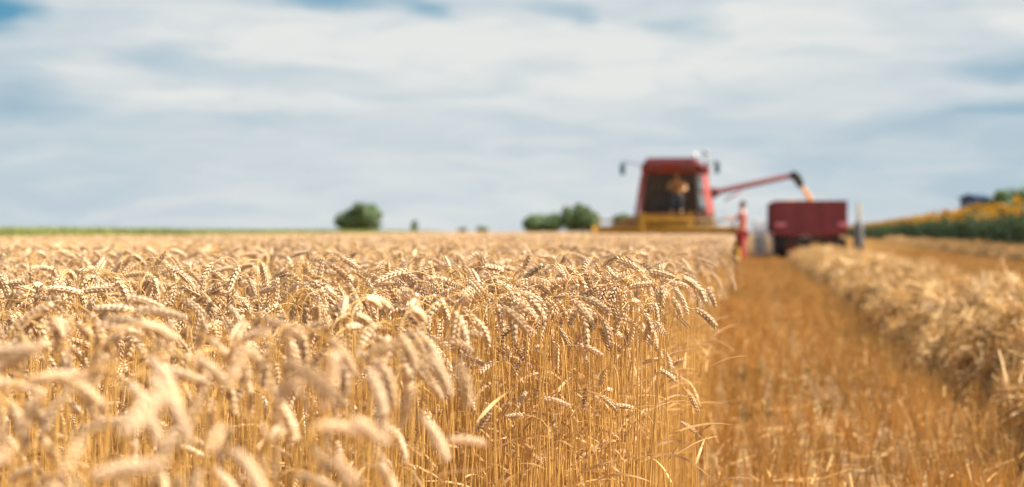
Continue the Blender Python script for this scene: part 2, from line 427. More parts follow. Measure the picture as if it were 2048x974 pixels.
def make_stalk(bend, lean, apex=.86, lod=0, ear_l=EAR_L):
    Ls = .80
    for _ in range(3):
        random_state = random.getstate(); ss, pts, tg = stalk_path(Ls, bend, lean, ear_l=ear_l)
        za = max(p.z for p in pts); Ls += (apex - za) * (1 if bend < 1.2 else 1.)
        random.setstate(random_state)
    ss, pts, tg = stalk_path(Ls, bend, lean, ear_l=ear_l)
    var = random.random()

    def sample(s_):
        f = min(max(s_ / ss[-1] * (len(ss) - 1), 0), len(ss) - 1.001); i = int(f); k = f - i
        return pts[i].lerp(pts[i + 1], k), tg[i].lerp(tg[i + 1], k).normalized()
    stem, ear, leaf = MB(), MB(), MB(); leaves = []
    if lod == 0:
        cut = [0, .25, .45, .6, .66, .69] + list(np.linspace(.72, 1, 12)); sides = 5; r0, r1 = .0017, .0009
    elif lod == 1:
        cut = [0, .4, .75, .84, .9, .95, 1]; sides = 3; r0, r1 = .0019, .0012
    else:
        cut = [0.3, .8, .92, 1]; sides = 3; r0, r1 = .0024, .002
    stem.tube([sample(Ls * c)[0] for c in cut], [r0 + (r1 - r0) * c for c in cut], sides, 0, var, caps=False)
    phi = random.uniform(0, math.pi)
    if lod < 2:
        nsp = int(ear_l / .0042) if lod == 0 else int(ear_l / .008)
        for i in range(nsp):
            q = i / (nsp - 1); p, t_ = sample(Ls + ear_l * (.02 + .9 * q))
            y = Vector((0, 1, 0)); x = y.cross(t_).normalized()
            ph = phi + .5 * q
            U = x * math.cos(ph) + y * math.sin(ph); V = t_.cross(U)
            sgn = 1 if i % 2 else -1; env = (.72 + .5 * math.sin(math.pi * (q * .8 + .12)))
            if lod == 0:
                for fan in ((-.42, 0.9), (0, 1.05), (.42, .9)):
                    d = (t_ * 1.0 + U * sgn * (.48 if fan[0] else .62) + V * fan[0] * 1.0)
                    d += Vector((random.uniform(-.08, .08), random.uniform(-.08, .08), random.uniform(-.08, .08))); d.normalize()
                    a_ = d.cross(V).normalized(); b_ = d.cross(a_)
                    ellipsoid_grain(ear, p + U * sgn * .0012 + V * fan[0] * .003, d, a_, b_, .0092 * fan[1] * env, .0019 * env, .0024 * env, min(1, max(0, var + random.uniform(-.2, .2))))
            else:
                d = (t_ + U * sgn * .5).normalized(); a_ = d.cross(V).normalized(); b_ = d.cross(a_)
                c = p + d * .006 * env; l_ = .0085 * env; w1 = .0036 * env; w2 = .0048 * env
                vs = [p - d * .002, c + a_ * w1, c + b_ * w2, c - a_ * w1, c - b_ * w2, c + d * l_]
                ear.add(vs, [(0, 2, 1), (0, 3, 2), (0, 4, 3), (0, 1, 4), (5, 1, 2), (5, 2, 3), (5, 3, 4), (5, 4, 1)], 0, min(1, max(0, var + random.uniform(-.25, .25))))
    else:
        ks = [0, .25, .6, 1]
        ear.tube([sample(Ls + ear_l * k)[0] for k in ks], [.002, .0062, .006, .002], 4, 0, var, caps=False)
    # dry leaves
    for _ in range(random.choice((0, 1, 1, 2)) if lod < 2 else random.choice((0, 0, 1))):
        s_ = random.uniform(.45, .82) * Ls; p, t_ = sample(s_); a0 = random.uniform(0, 2 * math.pi); ln = random.uniform(.08, .2)
        n = 7 if lod == 0 else 3; d = Vector((math.cos(a0), math.sin(a0), random.uniform(.5, 1.6))).normalized(); sd = Vector((-math.sin(a0), math.cos(a0), 0)); vs = []
        droop = random.uniform(8, 22); tw = random.uniform(-3, 3)
        for k in range(n + 1):
            q = k / n; wv = (.003 if lod == 0 else .004) * (1 - q ** 2) + .0004
            up = sd.cross(d); ax = (sd * math.cos(tw * q) + up * math.sin(tw * q)) * wv
            vs += [p + ax, p - ax]; p = p + d * (ln / n)
            d = (d + Vector((0, 0, -droop * ln / n * .4)) + Vector((random.uniform(-.1, .1), random.uniform(-.1, .1), 0))).normalized()
        one = MB(); one.add(vs, [(2 * k, 2 * k + 1, 2 * k + 3, 2 * k + 2) for k in range(n)], 0, random.random(), True)
        leaf.merge(one); leaves.append(one)
    return dict(stem=stem, ear=ear, leaf=leaf, leaves=leaves, apex=max(pts, key=lambda q: q.z).copy())


bends = [12, 25, 40, 55, 70, 85, 100, 112, 120, 126, 132, 138, 144, 150, 156, 162, 168, 175, 135, 20, 60, 150]
near_var = [make_stalk(R(b_), R(random.uniform(1, 5)), .86, 0, random.uniform(.048, .068)) for b_ in bends]


def joined(v, name):
    mb = MB()
    for k, key in enumerate(('stem', 'ear', 'leaf')):
        mb.merge(v[key], mat=k)
    return mb.mesh(name, ['stem', 'ear', 'leaf'])


near_meshes = [joined(v, 'wheat_variant') for v in near_var]
part_meshes = [[(k, q.mesh('wheat_' + k, [k])) for k, q in [('stem', v['stem']), ('ear', v['ear'])] + [('leaf', l_) for l_ in v['leaves']]] for v in near_var]

lod_stalks = {1: [make_stalk(R(random.choice(bends) + random.uniform(-6, 6)), R(random.uniform(1, 5)), .86 + random.gauss(0, .012), 1) for _ in range(40)],
              2: [make_stalk(R(random.choice(bends) + random.uniform(-6, 6)), R(random.uniform(1, 5)), .86 + random.gauss(0, .012), 2) for _ in range(24)]}


def wheat_patch(lod, n, size, name):
    """n stalks on size x size metres, built with numpy; becomes one variant of the mass of wheat"""
    V, Fc, MI, VA = [], [], [], []; off = 0
    src = []
    for st_ in lod_stalks[lod]:
        vs, fs, ms_, va = [], [], [], []
        for k, key in enumerate(('stem', 'ear', 'leaf')):
            o_ = len(vs); q = st_[key]; vs += q.v; va += q.a; fs += [tuple(i + o_ for i in f) for f in q.f]; ms_ += [k] * len(q.f)
        src.append((np.array([tuple(p) for p in vs]), fs, ms_, np.array(va)))
    for i in range(n):
        vs, fs, ms_, va = src[rng.integers(len(src))]
        a = rng.uniform(-3.14, 3.14) if rng.random() < .5 else rng.normal(YAW, 1.1); c, s_ = math.cos(a), math.sin(a)
        k = 1 + min(rng.normal(-.015, .03), .03); tlt = rng.normal(0, .035)
        p = vs * k; p = np.column_stack((p[:, 0] + p[:, 2] * tlt, p[:, 1] + p[:, 2] * rng.normal(0, .03), p[:, 2]))
        x = p[:, 0] * c - p[:, 1] * s_ + rng.uniform(-size / 2, size / 2); y = p[:, 0] * s_ + p[:, 1] * c + rng.uniform(-size / 2, size / 2)
        V.append(np.column_stack((x, y, p[:, 2]))); Fc += [tuple(j + off for j in f) for f in fs]; MI += ms_
        VA.append(np.clip(va * .5 + rng.uniform(0, .6), 0, 1)); off += len(vs)
    me = bpy.data.meshes.new(name); me.from_pydata(np.vstack(V).tolist(), [], Fc)
    for m_ in ('stem', 'ear', 'leaf'): me.materials.append(M[m_])
    me.polygons.foreach_set('material_index', MI)
    a_ = me.attributes.new('var', 'FLOAT', 'POINT'); a_.data.foreach_set('value', np.concatenate(VA))
    me.update(); return me


patch1 = [wheat_patch(1, 520, 1.0, 'wheat_variant') for _ in range(6)]
patch2 = [wheat_patch(2, 380, 1.0, 'wheat_variant') for _ in range(4)]
patch3 = [wheat_patch(2, 500, 2.2, 'wheat_variant') for _ in range(3)]
wheat_src = near_meshes + patch1 + patch2 + patch3
i1 = len(near_meshes); i2 = i1 + len(patch1); i3 = i2 + len(patch2)
wheat_col = source_collection('wheat_variant', wheat_src)

EDGE = -.20
SLANT = .007


def near_ok(px, d):
    """keeps the gap in front of the lens and the open corner where the cut edge begins"""
    d /= 1.3
    if d < .84: return False
    if d < 1.05: return px < 520 + (d - .62) * 500
    if d < 1.5: return px < 690 + (d - 1.05) * 200
    if d < 1.95: return px < 800 + (d - 1.5) * 700
    return True


# hero stalks: (apex x, apex y, distance, direction of nod in degrees (0 right, 180 left), variant bend)
heroes = [
    (893, 528, 3.77, 165, 70, 'wheat ear reaching left above its neighbours, highest of the middle of the field'),
    (505, 553, 3.25, 178, 120, 'tall wheat stalk whose ear lies level to the left over a wide arch'),
    (578, 556, 3.19, 60, 25, 'upright wheat ear standing darker than its neighbours left of the middle'),
    (628, 548, 3.64, 200, 40, 'slightly blurred upright wheat ear just behind the darker upright one'),
    (974, 540, 3.38, 170, 12, 'tall straight wheat ear standing upright above the middle of the crop'),
    (1000, 566, 2.86, 172, 55, 'sharp wheat ear leaning up to the left over the densest cluster'),
    (1013, 520, 4.03, 100, 25, 'thin blurred wheat stem standing straight behind the sharp cluster'),
    (1187, 528, 3.77, 20, 150, 'arched wheat ear forming a narrow hoop at the top of the crop'),
    (1265, 543, 3.58, 8, 105, 'wheat ear arching broadly to the right near the cut edge'),
    (1168, 572, 3.06, 190, 85, 'wheat ear lying level and pointing left below the narrow hoop'),
    (1145, 590, 2.86, 172, 95, 'bright wheat ear nodding left above the stem cluster'),
    (718, 585, 2.93, 350, 155, 'wheat stalk bent in a tight hook with its ear hanging right'),
    (85, 590, 2.99, 185, 105, 'wheat ear arching left close to the left border'),
    (365, 603, 2.93, 190, 120, 'sharp wheat ear curving down to the left over grey shadow'),
    (488, 622, 2.79, 188, 95, 'sharp wheat ear curving left with its grains in clear rows'),
    (60, 640, 2.86, 30, 135, 'sharp wheat ear hanging down at the left border'),
    (860, 572, 3.12, 175, 85, 'wheat ear lying almost level and pointing left in the middle'),
    (905, 588, 2.99, 350, 148, 'wheat stalk hooked over with a hanging ear in the middle'),
    (1040, 612, 2.73, 186, 115, 'dark-shaded wheat ear drooping left in front of the cluster'),
    (1062, 640, 2.73, 195, 135, 'wheat ear hanging left low in the middle of the cluster'),
    (1105, 605, 2.99, 90, 12, 'short upright wheat ear with grains in two clear rows'),
    (1188, 615, 2.99, 355, 140, 'wheat ear arching over and hanging right beside the cut edge'),
    (1240, 625, 3.06, 0, 160, 'wheat ear hooked down at the right of the cluster'),
    (1268, 668, 2.99, 5, 148, 'lowest hooked wheat ear on the outer cut edge'),
    (1140, 690, 2.60, 358, 120, 'large sharp wheat ear hanging down to the right in front of the stems'),
    (1185, 650, 2.73, 5, 128, 'long wheat ear drooping right over bare golden stems'),
    (1085, 797, 2.47, 0, 115, 'low wheat stalk arched right in front of bare stems'),
    (1045, 830, 2.54, 185, 105, 'low drooping wheat ear left of the low arched one'),
    (1380, 790, 2.79, 175, 25, 'single pale wheat ear standing apart over the stubble'),
    (1362, 845, 2.86, 170, 60, 'small crooked wheat ear low on the cut edge'),
    (1225, 812, 2.73, 190, 90, 'low wheat ear pointing left between the edge stems'),
    (1320, 740, 2.93, 185, 55, 'thin dark wheat ear reaching left out of the edge stems'),
    (705, 668, 2.02, 0, 120, 'large softly blurred wheat ear arching right in the left half'),
    (800, 740, 1.95, 5, 135, 'blurred wheat ear hanging down to the right below the middle'),
    (905, 880, 1.56, 0, 95, 'very blurred thick wheat ear curving right at the bottom'),
    (215, 640, 1.69, 350, 105, 'pale blurred wheat ear arching right in the left foreground'),
    (80, 700, 1.30, 10, 90, 'very blurred pale wheat ear at the far left'),
    (560, 790, 1.56, 90, 20, 'blurred upright pale wheat ear above the bottom border'),
    (330, 930, 1.10, 20, 90, 'soft white wheat ear crossing the bottom border'),
]
stalk_pts = []           # (x, y, rot, scale, variant, label, importance)
for (px, py, D, dr, bd, lab) in heroes:
    vi = min(range(len(bends)), key=lambda i: abs(bends[i] - bd) + random.random() * 3)
    a = YAW + R(dr); ap = near_var[vi]['apex']; sc_ = zat(py, D) / ap.z
    X, Y = at(px, D); ox, oy = ap.x * math.cos(a) * sc_, ap.x * math.sin(a) * sc_
    stalk_pts.append((X - ox, Y - oy, (0, 0, a), sc_, vi, lab, -1))
# dense random plants within six metres
NEAR_D = 7.0
dens = 640
cnt = 0
bx0, bx1, by0, by1 = -6.0, EDGE, -.2, 8.4
ntry = int((bx1 - bx0) * (by1 - by0) * dens)
rx = rng.uniform(bx0, bx1, ntry); ry = rng.uniform(by0, by1, ntry)
rest = []
for X, Y in zip(rx, ry):
    r_, d_ = RD(X, Y)
    if d_ > NEAR_D + .2 or d_ < .45: continue
    px = 1024 + F * r_ / d_
    if abs(r_) > .36 * d_ + .9: continue
    if not near_ok(px, d_): continue
    X += .03 * math.sin(Y * 5) + random.gauss(0, .02) - SLANT * Y
    if X > EDGE + .03 - SLANT * Y: X = EDGE - SLANT * Y - random.random() * .05
    if EDGE - .3 < X and d_ > 2.6 and random.random() < .07: X = EDGE - SLANT * Y + random.random() * .10
    a = YAW + (random.gauss(0, 1.1) if random.random() < .45 else random.uniform(-math.pi, math.pi)); u_ = random.random()
    vi = random.randrange(len(bends)) if u_ < .6 else random.choice((7, 8, 9, 10, 11, 12, 13, 14, 15, 16, 17))
    s_ = 1 + random.gauss(-.03, .035)
    if random.random() < .22: s_ -= random.uniform(.03, .22)
    s_ = min(s_, 1.04)
    if d_ < 3.4 and px < 1000 - 60 * d_ and random.random() < .6: s_ -= random.uniform(.02, .36)
    if d_ < 2.6: s_ = min(s_, .985)
    if X > EDGE - .12 and math.cos(a) > .3 and random.random() < .6: a += math.pi; tilt = (tilt[0], tilt[1], a)
    tilt = (random.gauss(0, .05), random.gauss(0, .05), a)
    inframe = (-60 < px < 2100)
    rest.append((X, Y, tilt, s_, vi, None, d_ if inframe else 99))
rest.sort(key=lambda q: q[6])
n_ind = 298 - len(stalk_pts)
indiv = stalk_pts + rest[:n_ind]; mass = rest[n_ind:]
print('near wheat', len(rest), 'individual', len(indiv))
for (X, Y, rt, s_, vi, lab, imp) in indiv:
    root = bpy.data.objects.new('wheat_stalk', None); C.objects.link(root); root.empty_display_size = .05
    root.location = (X, Y, 0); root.rotation_euler = rt; root.scale = (s_, s_, s_)
    root['category'] = 'wheat stalk'
    root['label'] = lab or 'blurred ripe wheat stalk packed among others in the near left crop'
    root['group'] = 'wheat stalks closest to the viewer'
    for k, me in part_meshes[vi]:
        o = bpy.data.objects.new(k, me); C.objects.link(o); o.parent = root

P, RT, SC, IX = [], [], [], []
for (X, Y, rt, s_, vi, lab, imp) in mass:
    P.append((X, Y, 0)); RT.append(rt); SC.append(s_); IX.append(vi)


def grid_patches(dmin, dmax, step, i0, ni):
    x = EDGE - step * .5 - .02
    while x > -75:
        y = -1.
        while y < dmax + 15:
            r_, d_ = RD(x, y)
            if dmin < d_ <= dmax and -.38 * d_ - 1.5 < r_ < .40 * d_ + 1.5:
                ok = not (Y_CUT < y and x > -4.7) and (r_ > -6.3 or d_ < 18)
                if ok:
                    P.append((x - SLANT * y + random.gauss(0, .045), y + random.uniform(-.05, .05), 0)); RT.append((0, 0, random.gauss(0, .02) + random.choice((0, 0, math.pi)) * 0))
                    SC.append(1 + random.gauss(-.005, .008)); IX.append(i0 + random.randrange(ni))
            y += step
        x -= step


Y_CUT = 41.3
grid_patches(NEAR_D - .25, 15, .9, i1, len(patch1))
grid_patches(15, 60, .95, i2, len(patch2))
grid_patches(60, 190, 2.1, i3, len(patch3))
wheat = scatter('wheat', P, RT, SC, IX, wheat_col)
tag(wheat, 'dense ripe golden wheat filling the field up to the horizon', 'wheat', kind='stuff')
print('wheat instances', len(P))


# ------------------------------------------------------------------ stubble
def stubble_patch(dx, dy, per_m, green=0, hmin=.11, hmax=.21, loose=90):
    mb = MB(); rows = int(round(dx / .125)); sd0 = random.uniform(0, 90)
    for i in range(rows):
        x0 = -dx / 2 + (i + .5) * .125
        cl_ = []
        for j in range(int(dy * per_m / 2.8)):
            bx_, by_ = x0 + random.gauss(0, .028), random.uniform(-dy / 2, dy / 2)
            if noise.noise(Vector((bx_ * 4 + sd0, by_ * 3, sd0))) < -.25 and random.random() < .8: continue
            trk = math.exp(-((bx_ - .12) / .09) ** 2) if dx < 1.5 else 0
            if random.random() < trk * .45: continue
            hh = random.uniform(hmin, hmax) * (1 - .3 * trk) * (1 + .5 * noise.noise(Vector((bx_ * 5, by_ * 2.2, sd0)))); cv = random.random() * .5
            for q_ in range(random.choice((2, 3, 4, 5))):
                cl_.append((bx_ + random.gauss(0, .008), by_ + random.gauss(0, .008), hh * random.uniform(.8, 1.08), cv + random.random() * .5))
        for (x, y, h, cv) in cl_:
            tx, ty = random.gauss(0, .2) * h, random.gauss(0, .2) * h
            mb.tube([(x, y, 0), (x + tx, y + ty, h)], [.0021, .0018], 3, 0, cv, caps=False, smooth=False)
            if random.random() < .22:      # leaf sheath rag
                z = h * random.uniform(.4, .9); a = random.uniform(0, 6.28); l_ = random.uniform(.03, .1)
                p0 = Vector((x + tx * z / h, y + ty * z / h, z)); d = Vector((math.cos(a), math.sin(a), random.uniform(-.6, .6))) * l_ * .8
                sd = Vector((-math.sin(a), math.cos(a), .3)) * .0025
                mb.add([p0 - sd, p0 + sd, p0 + d], [(0, 1, 2)], 0, random.random())
    for _ in range(int(loose * dx * dy)):
        a = random.uniform(0, math.pi); l_ = random.uniform(.06, .2); z = random.uniform(.01, .12)
        p = Vector((random.uniform(-dx / 2, dx / 2), random.uniform(-dy / 2, dy / 2), z)); d = Vector((math.cos(a), math.sin(a), random.uniform(-.3, .3))) * l_
        mb.tube([p, p + d], .0016, 3, 0, .2 + .8 * random.random(), caps=False, smooth=False)
    for _ in range(green):
        p = Vector((random.uniform(-dx / 2, dx / 2), random.uniform(-dy / 2, dy / 2), .0))
        for k in range(9):
            a = random.uniform(0, 6.28); l_ = random.uniform(.06, .16); d = Vector((math.cos(a) * .5, math.sin(a) * .5, .8)) * l_; sd = Vector((-math.sin(a), math.cos(a), 0)) * .008
            mb.add([p, p + d * .5 + sd, p + d, p + d * .5 - sd], [(0, 1, 2, 3)], 1, random.random())
    me = mb.mesh('stubble_variant', ['stubble', 'green'])
    return me


st_src = [stubble_patch(1., 1., 72) for _ in range(7)] + [stubble_patch(1., 1., 72, green=3)] + [stubble_patch(2., 2., 18, loose=20, hmin=.15) for _ in range(3)]
st_col = source_collection('stubble_variant', st_src)
P, RT, SC, IX = [], [], [], []


def sun_edge(y):
    return 8.95 + max(0, y - 48) * .045


for iy in range(0, 62):
    for ix in range(-6, 14):
        X = EDGE + .44 + ix; Y = iy + .5
        r_, d_ = RD(X, Y)
        if d_ < .8 or abs(r_) > .40 * d_ + 2.2: continue
        if X < EDGE and Y < Y_CUT + 2: continue
        if X > sun_edge(Y) + .3: continue
        g_ = 7 if random.random() < .10 else random.randrange(7)
        P.append((X, Y + random.uniform(-.06, .06), 0)); RT.append((0, 0, 0)); SC.append(1 + random.gauss(0, .04)); IX.append(g_)
for iy in range(31, 90):
    for ix in range(-3, 9):
        X = EDGE + 1 + ix * 2; Y = iy * 2 + 1
        if X > sun_edge(Y) + .3 or (X < -4.7): continue
        P.append((X, Y, 0)); RT.append((0, 0, random.choice((0, math.pi)))); SC.append(1.0); IX.append(8 + random.randrange(3))
stub = scatter('stubble', P, RT, SC, IX, st_col)
tag(stub, 'orange cut stubble in rows beside the standing wheat', 'stubble', kind='stuff')


# ------------------------------------------------------------------ straw windrows
def straw_tuft(n, size, flat=.35):
    mb = MB()
    for _ in range(n):
        a = random.uniform(0, 2 * math.pi); l_ = random.uniform(.10, .34)
        c = Vector((random.gauss(0, size * .4), random.gauss(0, size * .4), random.uniform(-.02, .055)))
        d = Vector((math.cos(a), math.sin(a), random.gauss(0, flat))).normalized()
        bend = Vector((random.gauss(0, .18), random.gauss(0, .18), random.uniform(-.25, .12)))
        mb.tube([c - d * l_ / 2 + bend * l_ * .3, c, c + d * l_ / 2 + bend * l_ * .3], random.uniform(.0015, .0032), 3, 0, random.random() ** 1.3, caps=False, smooth=False)
    for _ in range(n // 6):
        a = random.uniform(0, 6.28); c = Vector((random.gauss(0, size * .4), random.gauss(0, size * .4), random.uniform(0, .04)))
        d = Vector((math.cos(a), math.sin(a), random.gauss(0, .3))) * random.uniform(.05, .13); sd = Vector((-math.sin(a), math.cos(a), random.uniform(-1, 1))) * .005
        mb.add([c - sd, c + sd, c + d], [(0, 1, 2)], 0, random.random())
    return mb.mesh('straw_variant', ['straw'])


straw_col = source_collection('straw_variant', [straw_tuft(70, .16) for _ in range(8)])


def windrow(name, label, xfun, half, H, y0, y1, dens, seed, ns=40):
    def surf(t_, y):       # t_ in -1..1 across
        n1_ = noise.noise(Vector((seed, y * .9, t_ * 1.2))); n2_ = noise.noise(Vector((seed + 5, y * 3.1, t_ * 3)))
        hw = half * (1 + .16 * noise.noise(Vector((seed + 9, y * .6, 0))) + .08 * noise.noise(Vector((seed + 19, y * 2.6, 1 if t_ > 0 else -1))))
        base = max(0, 1 - abs(t_) ** (4.5 if t_ < 0 else 2.3)) ** (.5 if t_ < 0 else .62) * (1 - .12 * t_ * (t_ < 0) * -1)
        z = H * base * (1 + .12 * noise.noise(Vector((seed + 31, y * 7, t_ * 5)))) * (1 + .30 * n1_ + .42 * n2_)
        x = xfun(y) + t_ * hw + .06 * n2_
        return Vector((x, y, max(0, z)))
    ny = int((y1 - y0) / .12); nx = 26; mb = MB(); vs = []
    for j in range(ny + 1):
        y = y0 + (y1 - y0) * j / ny
        endk = min(1, (y - y0) / .6 + .05, (y1 - y) / .6 + .05)
        for i in range(nx + 1):
            t_ = -1 + 2 * i / nx; p = surf(t_, y); p.z = p.z * endk - .03; vs.append(p)
    mb.add(vs, [(j * (nx + 1) + i, j * (nx + 1) + i + 1, (j + 1) * (nx + 1) + i + 1, (j + 1) * (nx + 1) + i) for j in range(ny) for i in range(nx)], 0, 0, True)
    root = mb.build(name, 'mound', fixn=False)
    tag(root, label, 'windrow', group='straw windrows left on the stubble', kind='stuff')
    P, RT, SC, IX = [], [], [], []
    n = int((y1 - y0) * dens)
    for _ in range(n):
        y = random.uniform(y0, y1); t_ = math.sin(random.uniform(-math.pi / 2, math.pi / 2)) if random.random() < .5 else random.uniform(-1.02, 1.02)
        t_ = max(-.995, min(.995, t_))
        if t_ < -.60 and random.random() < .6: continue  # fewer tufts on the left, so the dark mound paints its shade
        if noise.noise(Vector((y * 5.5, t_ * 5.5, seed + 3))) < -.22: continue
        p = surf(t_, y); e = .03; px_ = surf(min(1, t_ + e), y) - surf(max(-1, t_ - e), y); py_ = surf(t_, y + .06) - surf(t_, y - .06)
        nn = px_.cross(py_).normalized()
        q = nn.to_track_quat('Z', 'Y').to_matrix() @ Matrix.Rotation(random.uniform(0, 6.28), 3, 'Z')
        e_ = q.to_euler()
        endk = min(1, (y - y0) / .6 + .05, (y1 - y) / .6 + .05)
        P.append((p.x, p.y, p.z * endk)); RT.append(tuple(e_)); SC.append(random.uniform(.6, 1.35)); IX.append(random.randrange(8))
    o = scatter('loose_straw', P, RT, SC, IX, straw_col, root)
    o['kind'] = 'stuff'
    return root


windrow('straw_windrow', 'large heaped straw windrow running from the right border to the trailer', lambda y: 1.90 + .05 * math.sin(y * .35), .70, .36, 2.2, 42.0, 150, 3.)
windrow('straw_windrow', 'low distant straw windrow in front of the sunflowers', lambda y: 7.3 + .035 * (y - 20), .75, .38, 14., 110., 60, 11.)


# ------------------------------------------------------------------ people
def skin_body(name, joints, edges, mat, parent=None, sub=2):
    names = list(joints); me = bpy.data.meshes.new(name)
    me.from_pydata([joints[k][0] for k in names], [(names.index(a), names.index(b)) for a, b in edges], [])
    me.materials.append(M[mat])
    o = bpy.data.objects.new(name, me); C.objects.link(o)
    if parent: o.parent = parent
    md = o.modifiers.new('skin', 'SKIN'); md.use_smooth_shade = True
    for i, k in enumerate(names):
        r_ = joints[k][1]; r_ = (r_, r_) if not hasattr(r_, '__len__') else r_
        me.skin_vertices[0].data[i].radius = r_
        me.skin_vertices[0].data[i].use_root = (i == 0)
    ss_ = o.modifiers.new('smooth', 'SUBSURF'); ss_.levels = sub; ss_.render_levels = sub
    # freeze to plain geometry
    dg = bpy.context.evaluated_depsgraph_get(); ev = o.evaluated_get(dg); nm = bpy.data.meshes.new_from_object(ev)
    o.modifiers.clear(); o.data = nm; nm.name = name
    for p in nm.polygons: p.use_smooth = True
    return o


def head_extras(root, hc, face, mat_hair, long=False):
    """hair cap, two eyes; hc head centre, face = facing unit vector"""
    f = Vector(face).normalized(); s_ = f.cross(Vector((0, 0, 1))).normalized(); up = Vector((0, 0, 1))
    mb = MB(); vs = []; nr, ns_ = 7, 14
    for i in range(nr):
        th = (i / (nr - 1)) * 1.75
        for k in range(ns_):
            a = 2 * math.pi * k / ns_; d = f * math.cos(a) + s_ * math.sin(a)
            r_ = .108 * math.sin(th)
            if math.cos(a) > .25: r_ *= .93; z = max(.107 * math.cos(th), .045)
            else: z = .115 * math.cos(th)
            vs.append(Vector(hc) - f * .012 + d * r_ * (1.08 if math.cos(a) < 0 else .95) + up * (z + .03))
    mb.add(vs, [(i * ns_ + k, i * ns_ + (k + 1) % ns_, (i + 1) * ns_ + (k + 1) % ns_, (i + 1) * ns_ + k) for i in range(nr - 1) for k in range(ns_)], 0, 0, True)
    mb.build('hair', mat_hair, root)
    for sg in (-1, 1):
        e = MB(); e.lathe(Vector(hc) + f * .092 + s_ * .032 * sg + up * .01, [(.002, -.010), (.009, -.005), (.012, 0), (.009, .005), (.002, .010)], 2, 10)
        e.build('eye', 'eye', root)


def build_hand(J, E, wrist, wname, d, side, palm_n):
    d = Vector(d).normalized(); side = Vector(side).normalized(); palm_n = Vector(palm_n).normalized(); wv = Vector(wrist)
    J[wname + 'palm'] = (tuple(wv + d * .06), (.036, .018)); E.append((wname, wname + 'palm'))
    for i, (o_, ln) in enumerate(((-.027, .070), (-.009, .080), (.009, .074), (.027, .058))):
        b0 = wv + d * .092 + side * o_; b1 = b0 + (d + palm_n * .3).normalized() * ln * .5; b2 = b1 + (d * .6 + palm_n * .8).normalized() * ln * .5
        k = '%sf%d' % (wname, i)
        J[k + 'a'] = (tuple(b0), .009); J[k + 'b'] = (tuple(b1), .0085); J[k + 'c'] = (tuple(b2), .007)
        E += [(wname + 'palm', k + 'a'), (k + 'a', k + 'b'), (k + 'b', k + 'c')]
    t0 = wv + d * .04 - side * .035; t1 = t0 + (d - side * .7).normalized() * .045
    J[wname + 'ta'] = (tuple(t0), .011); J[wname + 'tb'] = (tuple(t1), .009)
    E += [(wname + 'palm', wname + 'ta'), (wname + 'ta', wname + 'tb')]


# standing farmer: local +x is to the right of the picture, faces the harvester (-x, slightly towards the viewer)
fx, fy = at(1485, 40.5)
farmer = empty('person', (fx, fy, 0), YAW)
tag(farmer, 'dark-haired person in red trousers and reddish top standing between harvester and trailer', 'person')
J = {'pelvis': ((0, 0, .95), (.13, .15)), 'belly': ((.0, 0, 1.10), (.12, .14)), 'chest': ((.01, 0, 1.33), (.125, .17)), 'collar': ((.0, 0, 1.47), (.075, .12)),
     'neck': ((-.005, 0, 1.55), .052), 'head0': ((-.015, 0, 1.63), (.078, .075)), 'head1': ((-.01, 0, 1.72), (.092, .082)), 'head2': ((-.005, 0, 1.785), (.06, .055)),
     'nose': ((-.115, -.01, 1.665), .014), 'chin': ((-.07, -.005, 1.60), .035),
     'shl': ((0, -.18, 1.44), .058), 'ell': ((-.05, -.23, 1.17), .042), 'wl': ((-.20, -.22, .98), .028),
     'shr': ((0, .18, 1.44), .058), 'elr': ((-.20, .22, 1.30), .042), 'wr': ((-.42, .20, 1.42), .028),
     'hipl': ((.0, -.09, .88), .095), 'knl': ((-.02, -.10, .50), .06), 'anl': ((.03, -.11, .10), .042), 'tol': ((-.10, -.12, .05), .034),
     'hipr': ((.0, .09, .88), .095), 'knr': ((.01, .11, .50), .06), 'anr': ((.06, .13, .10), .042), 'tor': ((-.07, .15, .05), .034)}
E = [('pelvis', 'belly'), ('belly', 'chest'), ('chest', 'collar'), ('collar', 'neck'), ('neck', 'head0'), ('head0', 'head1'), ('head1', 'head2'), ('head0', 'nose'), ('head0', 'chin'),
     ('collar', 'shl'), ('shl', 'ell'), ('ell', 'wl'), ('collar', 'shr'), ('shr', 'elr'), ('elr', 'wr'),
     ('pelvis', 'hipl'), ('hipl', 'knl'), ('knl', 'anl'), ('anl', 'tol'), ('pelvis', 'hipr'), ('hipr', 'knr'), ('knr', 'anr'), ('anr', 'tor')]
build_hand(J, E, (-.20, -.22, .98), 'wl', (-.7, 0, -.7), (0, 1, 0), (-.7, 0, .7))
build_hand(J, E, (-.42, .20, 1.42), 'wr', (-.9, 0, .35), (0, 1, 0), (0, 0, -1))
skin_body('body', J, E, 'skin2', farmer)


def inflate(J, keys, k, add=.012):
    return {q: (J[q][0], tuple((r_ * k + add) for r_ in (J[q][1] if hasattr(J[q][1], '__len__') else (J[q][1],) * 2))) for q in keys}


